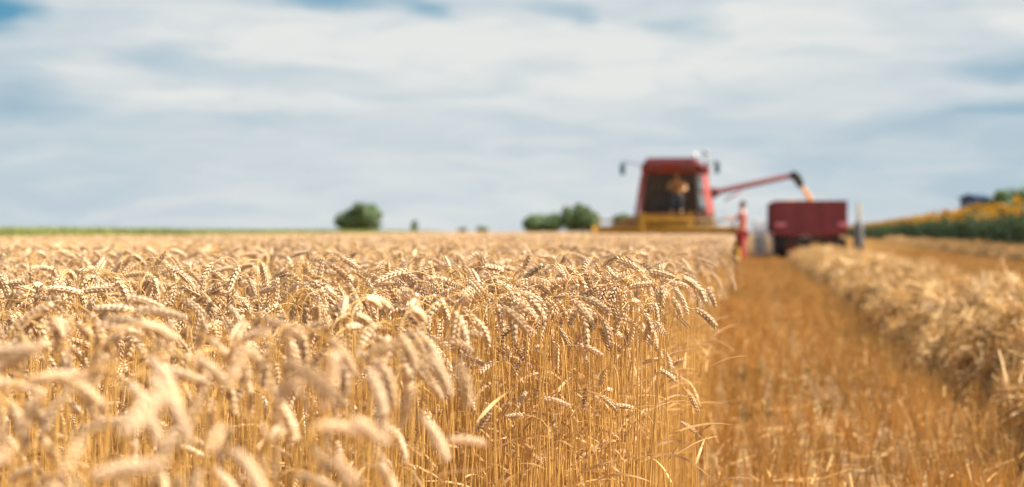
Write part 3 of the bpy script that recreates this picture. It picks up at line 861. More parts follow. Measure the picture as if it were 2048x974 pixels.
sh = inflate(J, ['pelvis', 'belly', 'chest', 'collar', 'shl', 'shr'], 1.02)
sh['slv1'] = ((-.03, -.215, 1.27), .062); sh['slv2'] = ((-.13, .205, 1.355), .062); sh['pelvis'] = ((0, 0, .99), (.145, .165))
skin_body('shirt', sh, [('pelvis', 'belly'), ('belly', 'chest'), ('chest', 'collar'), ('collar', 'shl'), ('collar', 'shr'), ('shl', 'slv1'), ('shr', 'slv2')], 'shirt', farmer)
tr_ = inflate(J, ['pelvis', 'hipl', 'knl', 'anl', 'hipr', 'knr', 'anr'], 1.05)
skin_body('trousers', tr_, [('pelvis', 'hipl'), ('hipl', 'knl'), ('knl', 'anl'), ('pelvis', 'hipr'), ('hipr', 'knr'), ('knr', 'anr')], 'trousers', farmer)
for sg, a_, t_ in ((1, 'anl', 'tol'), (1, 'anr', 'tor')):
    A, T = Vector(J[a_][0]), Vector(J[t_][0])
    bj = {'a': (tuple(A + Vector((0, 0, .06))), .055), 'b': (tuple(A + Vector((.0, 0, -.04))), .058), 'c': (tuple(T), .048), 'd': (tuple(T + Vector((-.07, 0, 0))), .04)}
    skin_body('boot', bj, [('a', 'b'), ('b', 'c'), ('c', 'd')], 'black', farmer, 1)
head_extras(farmer, (-.012, 0, 1.69), (-1, -.15, 0), 'hair')


# ------------------------------------------------------------------ wheels
def wheel(parent, c, r, wd, name='wheel', rim='yellow', lugs=22):
    """wheel with axis along x: tyre and rim are parts of a wheel part"""
    w_ = MB(); w_.lathe(c, [(r * .18, -wd * .30), (r * .20, -wd * .34), (r * .22, 0), (r * .20, wd * .34), (r * .18, wd * .30)], 0, 20)
    hub = w_.build(name, 'dark', parent)
    tb = MB(); p = [(.58, -.36), (.66, -.47), (.86, -.5), (.95, -.42), (.965, 0), (.95, .42), (.86, .5), (.66, .47), (.58, .36)]
    vs = []; ns_ = 36; n = len(p)
    for (rr, o) in p:
        for k in range(ns_):
            a = 2 * math.pi * k / ns_; vs.append(Vector((o * wd, rr * r * math.cos(a), rr * r * math.sin(a))) + Vector(c))
    tb.add(vs, [(i * ns_ + k, i * ns_ + (k + 1) % ns_, ((i + 1) % n) * ns_ + (k + 1) % ns_, ((i + 1) % n) * ns_ + k) for i in range(n) for k in range(ns_)], 0, 0, True)
    for k in range(lugs):
        for sg in (-1, 1):
            a = 2 * math.pi * (k + (.5 if sg > 0 else 0)) / lugs
            q = Vector((sg * wd * .24, r * .98 * math.cos(a), r * .98 * math.sin(a))) + Vector(c)
            tb.box(q, (wd * .46, r * .045, r * .06), (a - math.pi / 2, 0, 0))
    tb.build('tyre', 'black', hub)
    rb = MB(); rb.lathe(c, [(r * .60, -wd * .34), (r * .55, -wd * .30), (r * .30, -wd * .12), (r * .28, wd * .12), (r * .55, wd * .30), (r * .60, wd * .34)], 0, 28)
    rb.build('rim', rim, hub)
    return hub


# ------------------------------------------------------------------ combine harvester
cx, cy = at(1343, 43)
K = 43 / F                       # metres per photo pixel there
combine = empty('combine_harvester', (cx, cy, 0), R(1.0))
tag(combine, 'red combine harvester with yellow header driving towards the viewer through the wheat', 'combine harvester')
X = lambda px: (px - 1343) * K
Z = lambda py: CAMZ + (463 - py) * K
# chassis and threshing body
b = MB(); b.prism([(.9, .75), (1.0, 1.45), (1.35, 1.5), (1.35, 2.45), (4.6, 2.45), (6.4, 1.75), (6.6, .95), (5.6, .7), (2.2, .6)], 0, -1.02, 1.02)
b.build('body', 'red', combine, .03)
for sg in (-1, 1):               # flared side panels
    p = MB(); p.hexa([(sg * 1.02, 1.3, .95), (sg * 1.16, 1.3, .95), (sg * 1.19, 5.9, .95), (sg * 1.02, 5.9, .95), (sg * 1.02, 1.5, 2.3), (sg * 1.10, 1.5, 2.3), (sg * 1.12, 5.2, 2.2), (sg * 1.02, 5.2, 2.2)])
    p.build('side_panel', 'pink', combine, .02)
# grain tank behind the cab
b = MB(); b.hexa([(-.95, 1.45, 2.45), (1.05, 1.45, 2.45), (1.05, 4.1, 2.45), (-.95, 4.1, 2.45), (-1.02, 1.45, 3.0), (1.12, 1.45, 3.0), (1.12, 4.2, 3.0), (-1.02, 4.2, 3.0)])
tank = b.build('grain_tank', 'pink', combine, .03)
b = MB(); b.box((.05, 2.8, 3.0 + .03), (1.9, 2.4, .05)); b.build('tank_lid', 'red', tank)
b = MB(); b.hexa([(-.9, 4.2, 2.45), (.9, 4.2, 2.45), (.85, 5.6, 2.15), (-.85, 5.6, 2.15), (-.8, 4.25, 2.9), (.8, 4.25, 2.9), (.75, 5.4, 2.55), (-.75, 5.4, 2.55)])
b.build('engine_hood', 'red', combine, .04)
# cab: floor, corner pillars, roof, visor, glass, lower panels
xl0, xr0 = X(1268), X(1424)      # lower corners (rear)
fl, frr = X(1284), X(1396)       # front glass
zb, zt, zr = Z(428), Z(347), Z(316)
yf, yb = -.15, 1.25
cab = MB(); cab.hexa([(fl, yf, zb - .12), (frr, yf, zb - .12), (xr0, yb, zb - .12), (xl0, yb, zb - .12), (fl, yf, zb), (frr, yf, zb), (xr0, yb, zb), (xl0, yb, zb)])
cabo = cab.build('cab', 'red', combine, .01)
tlf, trf, tlb, trb = X(1288), X(1392), X(1281), X(1409)
def post(a, b_, w_, mat, name='pillar'):
    q = MB(); q.tube([a, b_], w_, 4, smooth=False); return q.build(name, mat, cabo)
post((fl, yf, zb), (tlf, yf, zt), .06, 'red'); post((frr, yf, zb), (trf, yf, zt), .06, 'dark')
post((xl0, yb, zb), (tlb, yb, zt), .07, 'pink'); post((xr0, yb, zb), (trb, yb, zt), .07, 'pink')
q = MB(); q.hexa([(xl0 + .03, yb - .03, zb), (xr0 - .03, yb - .03, zb), (xr0 - .03, yb + .04, zb), (xl0 + .03, yb + .04, zb),
                  (tlb + .03, yb - .03, zt), (trb - .03, yb - .03, zt), (trb - .03, yb + .04, zt), (tlb + .03, yb + .04, zt)]); q.build('rear_wall', 'brown', cabo)
# side lower panels (painted) and side glass
for sg, (f0, b0, ft, bt) in ((-1, (fl, xl0, tlf, tlb)), (1, (frr, xr0, trf, trb))):
    def sp(fr_, hh):
        lo = Vector((f0, yf, zb)).lerp(Vector((b0, yb, zb)), fr_); hi_ = Vector((ft, yf, zt)).lerp(Vector((bt, yb, zt)), fr_); return lo.lerp(hi_, hh)
    off = Vector((sg * .02, 0, 0))
    h1 = .42 if sg < 0 else 1.0
    fr0 = .05 if sg < 0 else .58
    pts = [sp(fr0, 0), sp(.97, 0), sp(.97, h1), sp(fr0, h1)]
    q = MB(); q.hexa([pts[0], pts[1], pts[1] + off, pts[0] + off, pts[3], pts[2], pts[2] + off, pts[3] + off]); q.build('door', 'pink' if sg > 0 else 'red', cabo)  # right door takes the paler red as if sunlit
    pts = [sp(.05, h1), sp(.97, h1), sp(.97, .98), sp(.05, .98)] if sg < 0 else [sp(.04, .02), sp(.57, .02), sp(.57, .98), sp(.04, .98)]
    q = MB(); q.hexa([pts[0], pts[1], pts[1] + off * .4, pts[0] + off * .4, pts[3], pts[2], pts[2] + off * .4, pts[3] + off * .4]); q.build('side_window', 'glass', cabo)
q = MB(); q.hexa([(fl + .05, yf - .005, zb + .02), (frr - .05, yf - .005, zb + .02), (frr - .05, yf + .005, zb + .02), (fl + .05, yf + .005, zb + .02),
                  (tlf + .05, yf - .005, zt), (trf - .05, yf - .005, zt), (trf - .05, yf + .005, zt), (tlf + .05, yf + .005, zt)]); q.build('windscreen', 'glass', cabo)
q = MB(); q.tube([(X(1345), yf - .02, zt), (X(1325), yf - .02, zt - .6)], .012, 5); q.build('wiper', 'black', cabo)
q = MB(); q.hexa([(tlf - .05, yf - .22, Z(330)), (trf + .02, yf - .22, Z(330)), (trb + .03, yb + .1, Z(335)), (tlb - .03, yb + .1, Z(335)),
                  (X(1296), yf - .05, zr), (X(1386), yf - .05, zr), (X(1396), yb, zr), (X(1290), yb, zr)]); q.build('roof', 'maroon', cabo, .03)
q = MB(); q.hexa([(tlf - .02, yf - .10, Z(347)), (trf, yf - .10, Z(347)), (trf, yf + .02, Z(347)), (tlf - .02, yf + .02, Z(347)),
                  (tlf - .03, yf - .20, Z(330)), (trf + .01, yf - .20, Z(330)), (trf, yf + .02, Z(330)), (tlf - .02, yf + .02, Z(330))]); q.build('visor', 'red', cabo, .01)
for px in (1300, 1315, 1365, 1380):
    q = MB(); q.lathe((X(px), yf - .2, Z(338)), [(.02, -.05), (.055, -.03), (.06, 0), (.055, .03)], 1, 14); q.build('headlight', 'dark', cabo)
q = MB(); q.lathe((X(1389), yf + .15, zr + .06), [(.06, -.06), (.065, .0), (.055, .07), (.02, .10)], 2, 14); q.build('beacon', 'white', cabo)
q = MB(); q.tube([(X(1410), 1.9, 3.0), (X(1410), 1.9, 3.38)], .035, 10); q.lathe((X(1410), 1.9, 3.42), [(.05, -.06), (.085, -.03), (.085, .04), (.04, .07)], 2, 16); q.build('air_intake', 'grey', combine)
q = MB(); q.tube([(-.5, 4.9, 2.6), (-.5, 4.9, 3.15), (-.52, 5.0, 3.22)], .05, 10); q.build('exhaust_pipe', 'dark', combine)
for px, py in ((1245, 338), (1433, 336)):
    x0 = xl0 + .05 if px < 1343 else trb; q = MB()
    q.tube([(x0 if px > 1343 else tlb, .2, Z(330)), (X(px), .0, Z(322)), (X(px), -.02, Z(330))], .014, 6); q.build('mirror_arm', 'dark', combine)
    q = MB(); q.box((X(px), -.03, Z(py)), (.16, .05, .34)); q.build('mirror', 'mirror', combine, .015)
# seat, steering wheel
q = MB(); q.box((.08, .75, zb + .36), (.5, .46, .12)); q.box((.08, .99, zb + .68), (.48, .1, .6), (-.12, 0, 0)); q.box((.08, .8, zb + .16), (.3, .3, .3)); q.build('seat', 'seatm', cabo, .03)
q = MB(); vs = [(.08 + .19 * math.cos(a), .30 + .13 * math.sin(a), zb + .72 + .13 * math.sin(a)) for a in np.linspace(0, 2 * math.pi, 21)]
q.tube(vs, .014, 6, caps=False); q.tube([(.08, .30, zb + .72), (.08, .12, zb)], .03, 8); q.build('steering_wheel', 'black', cabo)
# platform, ladder and rail at the right side of the picture
q = MB(); q.box((X(1340), -.55, zb - .16), (X(1398) - X(1278), .75, .05)); q.build('platform', 'dark', combine)
# yellow guard in front of the cab
q = MB(); q.box((X(1332), -1.0, Z(438)), (X(1382) - X(1288), .05, .26)); q.build('front_panel', 'yellow', combine, .01)
for px in (1287, 1383):
    q = MB(); q.box((X(px), -1.05, Z(446)), (.15, .10, .60)); q.build('guard_post', 'yellow', combine, .015)
q = MB(); q.hexa([(X(1392), -.6, Z(462)), (X(1432), -.6, Z(462)), (X(1432), .9, Z(462)), (X(1392), .9, Z(462)), (X(1394), -.5, Z(430)), (X(1424), -.5, Z(430)), (X(1426), .9, Z(430)), (X(1394), .9, Z(430))]); q.build('step_box', 'brown', combine, .02)
q = MB(); q.hexa([(X(1222), -.4, Z(462)), (X(1280), -.4, Z(462)), (X(1280), .9, Z(462)), (X(1222), .9, Z(462)), (X(1245), -.3, Z(436)), (X(1280), -.3, Z(428)), (X(1280), .9, Z(428)), (X(1245), .9, Z(436))]); q.build('fuel_tank', 'brown', combine, .03)
lad = MB()
for sx in (-.2, .2): lad.tube([(X(1448) + sx * .6, -.2, .35), (X(1418) + sx * .6, .1, zb)], .02, 6)
for k in range(5):
    f = k / 4.5 + .05; px_ = X(1448) + (X(1418) - X(1448)) * f; lad.box((px_, -.2 + .3 * f, .35 + (zb - .35) * f), (.26, .1, .025))
lad.build('ladder', 'dark', combine)
# feeder house and header
q = MB(); q.hexa([(-.55, -1.3, .3), (.55, -1.3, .3), (.55, .9, .85), (-.55, .9, .85), (-.55, -1.3, .95), (.55, -1.3, .95), (.55, .9, 1.4), (-.55, .9, 1.4)]); q.build('feeder_house', 'dark', combine, .02)
hx0, hx1 = X(1197), X(1474)
q = MB(); q.prism([(-1.35, .15), (-1.28, .15), (-1.28, 1.02), (-1.40, 1.08), (-1.42, 1.0), (-1.35, .95)], 0, hx0, hx1)
q.prism([(-2.35, .10), (-1.3, .14), (-1.3, .20), (-2.35, .14)], 0, hx0, hx1)
hd = q.build('header', 'yellow', combine, .005)
for sx in (hx0, hx1):
    q = MB(); q.prism([(-2.95, .14), (-2.3, .12), (-1.25, .12), (-1.25, 1.08), (-1.6, 1.12), (-2.2, .62)], 0, sx - .04, sx + .04); q.build('end_divider', 'yellow', hd, .01)
q = MB(); cxr = (hx0 + hx1) / 2
q.tube([(hx0 + .1, -2.1, .86), (hx1 - .1, -2.1, .86)], .06, 10); reel = q.build('reel', 'yellow', combine)
for k in range(6):
    a = 2 * math.pi * k / 6 + .5; yy, zz = -2.1 + .42 * math.cos(a), .86 + .42 * math.sin(a)
    q = MB(); q.tube([(hx0 + .1, yy, zz), (hx1 - .1, yy, zz)], .028, 6)
    for j in range(26):
        xj = hx0 + .2 + (hx1 - hx0 - .4) * j / 25; q.tube([(xj, yy, zz), (xj, yy + .03, zz - .2)], .006, 4)
    q.build('tine_bar', 'yellow', reel)
for j in range(4):
    xj = hx0 + .15 + (hx1 - hx0 - .3) * j / 3; q = MB()
    for k in range(6):
        a = 2 * math.pi * k / 6 + .5; q.tube([(xj, -2.1, .86), (xj, -2.1 + .42 * math.cos(a), .86 + .42 * math.sin(a))], .02, 5)
    q.build('reel_spider', 'yellow', reel)
for sx in (hx0 + .02, hx1 - .02):
    q = MB(); q.tube([(sx, -1.3, 1.05), (sx, -2.1, .95), (sx, -2.1, .86)], .04, 6); q.build('reel_arm', 'yellow', reel)
q = MB(); q.tube([(hx0 + .1, -1.7, .42), (hx1 - .1, -1.7, .42)], .15, 16)
n = 120; vs = []
for i in range(n + 1):
    f = i / n; xx = hx0 + .12 + (hx1 - hx0 - .24) * f; a = f * 2 * math.pi * 9 * (1 if f < .5 else -1)
    for rr in (.14, .28): vs.append((xx, -1.7 + rr * math.cos(a), .42 + rr * math.sin(a)))
q.add(vs, [(2 * i, 2 * i + 1, 2 * i + 3, 2 * i + 2) for i in range(n)]); q.build('header_auger', 'grey', hd)
for sg in (-1, 1):
    wheel(combine, (sg * 1.02, .95, .68), .68, .46)
    wheel(combine, (sg * .85, 5.1, .42), .42, .28)
q = MB(); q.box((0, 6.7, .95), (1.7, .5, .5)); q.build('straw_chopper', 'dark', combine, .02)
# unloading auger
a0 = Vector((X(1424), 1.6, Z(383))); a1 = Vector((X(1588), 2.4, Z(346)))
q = MB(); q.tube([a0 + Vector((-.25, -.05, -.10)), a0, a0.lerp(a1, .06), a0.lerp(a1, .07), a1], [.16, .16, .14, .09, .085], 16)
q.build('unloading_auger', 'maroon', combine)
q = MB(); q.tube([(X(1415), 1.6, 1.4), (X(1415), 1.6, Z(380))], .15, 14); q.tube([a0 + Vector((.35, 0, -.25)), a0 + Vector((.9, .1, .06))], .03, 6); q.build('auger_elbow', 'dred', combine)
sp0 = a1 + Vector((-.05, 0, .04)); sp1 = Vector((X(1597), 2.42, Z(350))); sp2 = Vector((X(1606), 2.42, Z(369)))
q = MB(); q.tube([sp0, sp1, sp1.lerp(sp2, .5), sp2], [.135, .15, .13, .10], 14); q.build('spout', 'black', combine)

# driver in the cab
drv = empty('person', (cx + .08 + .05, cy + .60, zb + .40), R(1.0))
tag(drv, 'driver in an orange shirt seated behind the harvester windscreen', 'person')
JD = {'pelvis': ((0, .10, .10), (.14, .12)), 'belly': ((0, .10, .26), (.13, .11)), 'chest': ((0, .08, .46), (.17, .12)), 'collar': ((0, .07, .60), (.12, .075)),
      'neck': ((0, .05, .68), .054), 'head0': ((0, .03, .75), .076), 'head1': ((0, .04, .83), (.08, .09)), 'head2': ((0, .04, .89), .055), 'nose': ((0, -.075, .785), .014), 'chin': ((0, -.03, .72), .034),
      'shl': ((-.19, .07, .57), .062), 'ell': ((-.28, -.06, .34), .045), 'wl': ((-.17, -.30, .36), .03),
      'shr': ((.19, .07, .57), .062), 'elr': ((.28, -.06, .34), .045), 'wr': ((.14, -.30, .36), .03),
      'hipl': ((-.10, .06, .09), .09), 'knl': ((-.14, -.34, .08), .062), 'anl': ((-.14, -.40, -.30), .042), 'tol': ((-.15, -.50, -.35), .036),
      'hipr': ((.10, .06, .09), .09), 'knr': ((.14, -.34, .08), .062), 'anr': ((.14, -.40, -.30), .042), 'tor': ((.15, -.50, -.35), .036)}
ED = [('pelvis', 'belly'), ('belly', 'chest'), ('chest', 'collar'), ('collar', 'neck'), ('neck', 'head0'), ('head0', 'head1'), ('head1', 'head2'), ('head0', 'nose'), ('head0', 'chin'),
      ('collar', 'shl'), ('shl', 'ell'), ('ell', 'wl'), ('collar', 'shr'), ('shr', 'elr'), ('elr', 'wr'),
      ('pelvis', 'hipl'), ('hipl', 'knl'), ('knl', 'anl'), ('anl', 'tol'), ('pelvis', 'hipr'), ('hipr', 'knr'), ('knr', 'anr'), ('anr', 'tor')]
build_hand(JD, ED, (-.17, -.30, .36), 'wl', (.3, -.5, .5), (1, 0, 0), (0, .5, -.5))
build_hand(JD, ED, (.14, -.30, .36), 'wr', (-.3, -.5, .5), (-1, 0, 0), (0, .5, -.5))
skin_body('body', JD, ED, 'skin', drv)
s2 = inflate(JD, ['pelvis', 'belly', 'chest', 'collar', 'shl', 'shr'], 1.03); s2['e1'] = ((-.245, .0, .44), .062); s2['e2'] = ((.245, .0, .44), .062)
skin_body('shirt', s2, [('pelvis', 'belly'), ('belly', 'chest'), ('chest', 'collar'), ('collar', 'shl'), ('collar', 'shr'), ('shl', 'e1'), ('shr', 'e2')], 'oshirt', drv)
t2 = inflate(JD, ['pelvis', 'hipl', 'knl', 'anl', 'hipr', 'knr', 'anr'], 1.05)
skin_body('trousers', t2, [('pelvis', 'hipl'), ('hipl', 'knl'), ('knl', 'anl'), ('pelvis', 'hipr'), ('hipr', 'knr'), ('knr', 'anr')], 'navy', drv)
head_extras(drv, (0, .035, .80), (0, -1, 0), 'hair')

# ------------------------------------------------------------------ grain trailer
tx, ty = at(1621, 43)
trl = empty('grain_trailer', (tx, ty, 0), R(1.6))
tag(trl, 'dark red grain trailer standing beside the harvester under its spout', 'trailer')
hw = (1692 - 1550) / 2 * K; z0, z1 = Z(472), Z(401); TL = 4.6
q = MB(); q.box((0, TL / 2, z0 + .04), (2 * hw, TL, .08)); q.build('floor', 'dred', trl, .01)
for nm, c, d in (('tailgate', (0, .03, (z0 + z1) / 2 + .04), (2 * hw, .06, z1 - z0 - .08)), ('front_board', (0, TL - .03, (z0 + z1) / 2 + .06), (2 * hw - .14, .06, z1 - z0 - .02)),
                 ('side_board', (-hw + .03, TL / 2 + .0, (z0 + z1) / 2 + .04), (.06, TL - .13, z1 - z0 - .08)), ('side_board', (hw - .03, TL / 2 + .0, (z0 + z1) / 2 + .04), (.06, TL - .13, z1 - z0 - .08))):
    q = MB(); q.box(c, d); bd = q.build(nm, 'dred', trl, .012)
    if nm in ('tailgate', 'side_board'):
        for k in range(5 if nm == 'side_board' else 4):
            r_ = MB()
            if nm == 'tailgate':
                r_.box((-hw + .12 + (2 * hw - .24) * k / 3, -.02, c[2]), (.07, .045, d[2] * .96))
            else:
                r_.box((c[0] + math.copysign(.048, c[0]), .25 + (TL - .5) * k / 4, c[2]), (.04, .08, d[2] * .96))
            r_.build('stake', 'dred', bd, .006)
for sx in (-hw + .18, hw - .1):
    q = MB(); q.box((sx, -.05, Z(449)), (.30, .03, .10)); q.build('tail_light', 'lampred', trl, .008)
q = MB()
for sx in (-.4, .4): q.box((sx, TL / 2, z0 - .10), (.1, TL - .2, .18))
q.box((0, .12, z0 - .11), (1.7, .08, .14)); q.box((0, .9, .50), (1.6, .12, .12)); q.box((0, 3.7, .50), (1.6, .12, .12))
q.box((-.4, .9, .62), (.09, .5, .24)); q.box((.4, .9, .62), (.09, .5, .24)); q.box((-.4, 3.7, .62), (.09, .5, .24)); q.box((.4, 3.7, .62), (.09, .5, .24))
q.build('chassis', 'dark', trl, .01)
q = MB(); q.box((0, -.05, .42), (1.5, .06, .1)); q.tube([(-.55, -.05, .42), (-.55, .1, .8)], .03, 5); q.tube([(.55, -.05, .42), (.55, .1, .8)], .03, 5); q.build('rear_bumper', 'dred', trl, .01)
q = MB(); q.box((-hw + .2, -.04, .60), (.34, .02, .30)); q.build('mud_flap', 'black', trl); q = MB(); q.box((hw - .2, -.04, .60), (.34, .02, .30)); q.build('mud_flap', 'black', trl)
for sx in (-.8, .8):
    for yy in (.9, 3.7): wheel(trl, (sx, yy, .46), .46, .26, rim='dred', lugs=28)
q = MB(); q.tube([(-.35, TL, z0 - .25), (0, TL + 1.2, .5)], .04, 6); q.tube([(.35, TL, z0 - .25), (0, TL + 1.2, .5)], .04, 6); q.build('drawbar', 'dark', trl)

# grain: heap in the box and the stream from the spout
spw = combine.matrix_basis @ sp2
heap = MB(); nn = 26; vs = []
for j in range(nn + 1):
    for i in range(nn + 1):
        u_, v_ = -hw + .09 + (2 * hw - .18) * i / nn, .09 + (TL - .18) * j / nn
        z = z1 - .24 + .22 * math.exp(-((u_ + .25) ** 2 / .35 + (v_ - 2.0) ** 2 / 1.6)) + .03 * noise.noise(Vector((u_ * 4, v_ * 4, 0)))
        z += .14 * math.exp(-((u_ + .55) ** 2 / .1 + (v_ - 2.3) ** 2 / .5))
        vs.append((u_, v_, z))
heap.add(vs, [(j * (nn + 1) + i, j * (nn + 1) + i + 1, (j + 1) * (nn + 1) + i + 1, (j + 1) * (nn + 1) + i) for j in range(nn) for i in range(nn)], 0, 0, True)
nb = len(vs)                      # close it down to the trailer floor so it is a solid heap
ring = [i for i in range(nn + 1)] + [j * (nn + 1) + nn for j in range(1, nn + 1)] + [nn * (nn + 1) + i for i in range(nn - 1, -1, -1)] + [j * (nn + 1) for j in range(nn - 1, 0, -1)]
heap.add([(heap.v[i][0], heap.v[i][1], z0 + .085) for i in ring], [tuple(range(len(ring)))[::-1]])
heap.f += [(ring[k], nb + k, nb + (k + 1) % len(ring), ring[(k + 1) % len(ring)]) for k in range(len(ring))]; heap.m += [0] * len(ring); heap.smooth += [False] * len(ring)
ho = heap.build('grain_heap', 'grain', None); ho.location = (tx, ty, 0); ho.rotation_euler = (0, 0, R(1.6))
tag(ho, 'heap of wheat grain filling the dark red trailer', 'grain')
q = MB(); e0 = spw; e1 = Vector((*at(1622, 45.3), Z(404)))
pts = [e0.lerp(e1, f) + Vector((.05 * math.sin(f * 3.1), 0, -.0)) for f in np.linspace(0, 1, 9)] + [e1 + Vector((.03, 0, -.15))]
q.tube(pts, [.06, .065, .07, .075, .08, .085, .09, .095, .10, .12], 12)
gs = q.build('grain_stream', 'grain', None)
tag(gs, 'stream of wheat grain pouring from the black spout into the trailer', 'grain', kind='stuff')
gr_pts = MB()

# ------------------------------------------------------------------ tractor in front of the trailer
qx, qy = at(1508 + 56, 50.5)
tra = empty('tractor', (qx, qy, 0), R(1.0))
tag(tra, 'grey dusty tractor mostly hidden in front of the red trailer', 'tractor')
q = MB(); q.hexa([(-.35, .9, .75), (.35, .9, .75), (.32, 3.2, .7), (-.32, 3.2, .7), (-.36, .9, 1.45), (.36, .9, 1.45), (.3, 3.2, 1.3), (-.3, 3.2, 1.3)]); q.build('hood', 'grey', tra, .06)
q = MB(); q.box((0, .3, .85), (.7, 1.6, .5)); q.build('gearbox', 'dark', tra, .03)
q = MB(); q.box((0, .2, 1.15), (1.1, .9, .08)); q.box((0, .05, 1.42), (.45, .4, .12)); q.box((0, -.13, 1.6), (.45, .08, .35)); q.build('seat', 'seatm', tra, .02)
for sg in (-1, 1):
    q = MB(); pr = [(math.cos(a), math.sin(a)) for a in np.linspace(.15, math.pi - .1, 10)]
    q.prism([(-.1 + .78 * c_, .68 + .78 * s_) for c_, s_ in pr] + [(-.1 + .73 * c_, .68 + .73 * s_) for c_, s_ in reversed(pr)], 0, sg * .8 - .2, sg * .8 + .2); q.build('fender', 'grey', tra)
    wheel(tra, (sg * .78, -.1, .68), .68, .36); wheel(tra, (sg * .65, 2.7, .42), .42, .22)
q = MB(); q.tube([(0, .9, 1.45), (0, .55, 1.75)], .02, 6); q.tube([(.17 * math.cos(a), .55 + .1 * math.sin(a), 1.76 + .14 * math.sin(a)) for a in np.linspace(0, 6.283, 17)], .012, 5, caps=False); q.build('steering_wheel', 'black', tra)
q = MB(); q.tube([(.2, 2.2, 1.35), (.2, 2.2, 1.6)], .035, 8); q.build('exhaust_pipe', 'dark', tra)

# dust hanging low round the tractor and trailer wheels
dm = bpy.data.materials.new('dust'); dm.use_nodes = True; t = dm.node_tree; t.nodes.remove(t.nodes['Principled BSDF'])
pv = nd(t, 'ShaderNodeVolumePrincipled'); pv.inputs['Color'].default_value = (.85, .78, .70, 1); pv.inputs['Anisotropy'].default_value = .3
tcn = nd(t, 'ShaderNodeTexCoord'); vl = nd(t, 'ShaderNodeVectorMath', operation='LENGTH'); t.links.new(tcn.outputs['Object'], vl.inputs[0])
mr = nd(t, 'ShaderNodeMapRange', interpolation_type='SMOOTHSTEP'); t.links.new(vl.outputs['Value'], mr.inputs[0]); mr.inputs[1].default_value = 1.; mr.inputs[2].default_value = .1
dn = nd(t, 'ShaderNodeTexNoise'); dn.inputs['Scale'].default_value = 2.5; t.links.new(tcn.outputs['Object'], dn.inputs['Vector'])
t.links.new(mth(t, 'MULTIPLY', mth(t, 'MULTIPLY', mr.outputs[0], dn.outputs['Fac']), .55), pv.inputs['Density'])
t.links.new(pv.outputs[0], t.nodes['Material Output'].inputs['Volume']); M['dust'] = dm
q = MB(); q.lathe((0, 0, 0), [(math.sin(a), -math.cos(a)) for a in np.linspace(.02, math.pi - .02, 12)], 2, 20)
do = q.build('dust', 'dust'); do.location = (1.0, 47.5, .55); do.scale = (1.7, 3.4, .95)
tag(do, 'pale dust hanging low around the tractor and trailer wheels', 'dust', kind='stuff')

# ------------------------------------------------------------------ marker post behind the trailer
D = 62; px_, py_ = at(1717, D)
po = empty('post', (px_, py_, 0)); tag(po, 'thin weathered yellow post standing right of the trailer', 'post')
q = MB(); q.tube([(0, 0, .0), (.005, 0, 1.3), (0.01, 0, zat(406, D))], [.075, .07, .065], 8); q.build('pole', 'post', po)
q = MB(); q.lathe((0, 0, .55), [(.22, -.55), (.22, .0), (.2, .5), (.18, .8), (.1, .84)], 2, 14); q.build('base_block', 'conc', po)


# ------------------------------------------------------------------ trees and bushes
def foliage(mb, centre, rad, n, leaf, mat=0, squash=1., seed=0.):
    """many small leaf clumps spread through a lumpy volume, thinner at the edge"""
    c0 = Vector(centre); k = 0
    lobes = [(Vector((0, 0, 0)), 1.0)] + [(Vector((random.uniform(-.45, .45), random.uniform(-.45, .45), random.uniform(-.2, .75))), random.uniform(.30, .52)) for _ in range(12)]
    for _ in range(n):
        lc, lr = random.choice(lobes) if random.random() < .55 else lobes[0]
        d = Vector((random.gauss(0, 1), random.gauss(0, 1), random.gauss(0, 1))).normalized()
        q = random.random() ** .35
        p = lc + d * lr * q * .85
        if noise.noise(p * 3.2 + Vector((seed, 0, 0))) < -.28: continue
        p = Vector((p.x * rad[0], p.y * rad[1], p.z * rad[2])) + c0
        if p.z < .15: continue
        a = Vector((random.gauss(0, 1), random.gauss(0, 1), random.gauss(0, .7))).normalized(); b_ = a.cross(d + Vector((.01, .02, .03))).normalized()
        s_ = leaf * random.uniform(.6, 1.4)
        mb.add([p - a * s_, p + b_ * s_ * .55, p + a * s_, p - b_ * s_ * .55], [(0, 1, 2, 3)], mat, random.random())


def tree(name, px, D, crowns, label, cat='tree', group=None, leaf=.28, n=5000):
    """crowns: (px, py_top, py_bottom, half width px)"""
    gx, gy = at(px, D); k = D / F
    root = empty(name, (gx, gy, 0), YAW); tag(root, label, cat, group)
    tr = MB(); cr = MB(); seed = random.uniform(0, 50)
    for (cx_, yt, yb_, hwp) in crowns:
        zt_, zb_ = zat(yt, D), max(.3, zat(yb_, D)); rx_ = hwp * k; off = (cx_ - px) * k
        foliage(cr, (off, 0, (zt_ + zb_) / 2), (rx_ * .92, rx_ * .85, (zt_ - zb_) / 2 * .95), n, leaf, 0, seed=seed)
        ht = (zt_ + zb_) / 2
        tr.tube([(off * .3, 0, 0), (off * .6, .1, ht * .5), (off, 0, ht * 1.1)], [.035 * zt_ + .04, .026 * zt_ + .03, .015 * zt_], 8)
        for j in range(7):
            a = random.uniform(0, 6.28); z_ = ht * random.uniform(.4, .95); s_ = Vector((off * .7, 0, z_)); e = s_ + Vector((math.cos(a) * rx_ * .6, math.sin(a) * rx_ * .6, (zt_ - zb_) * random.uniform(.1, .35)))
            tr.tube([s_, s_.lerp(e, .5) + Vector((0, 0, .1)), e], [.012 * zt_, .008 * zt_, .004 * zt_], 5)
    tr.build('trunk', 'bark', root); cr.build('crown', 'tree', root, fixn=False)
    return root


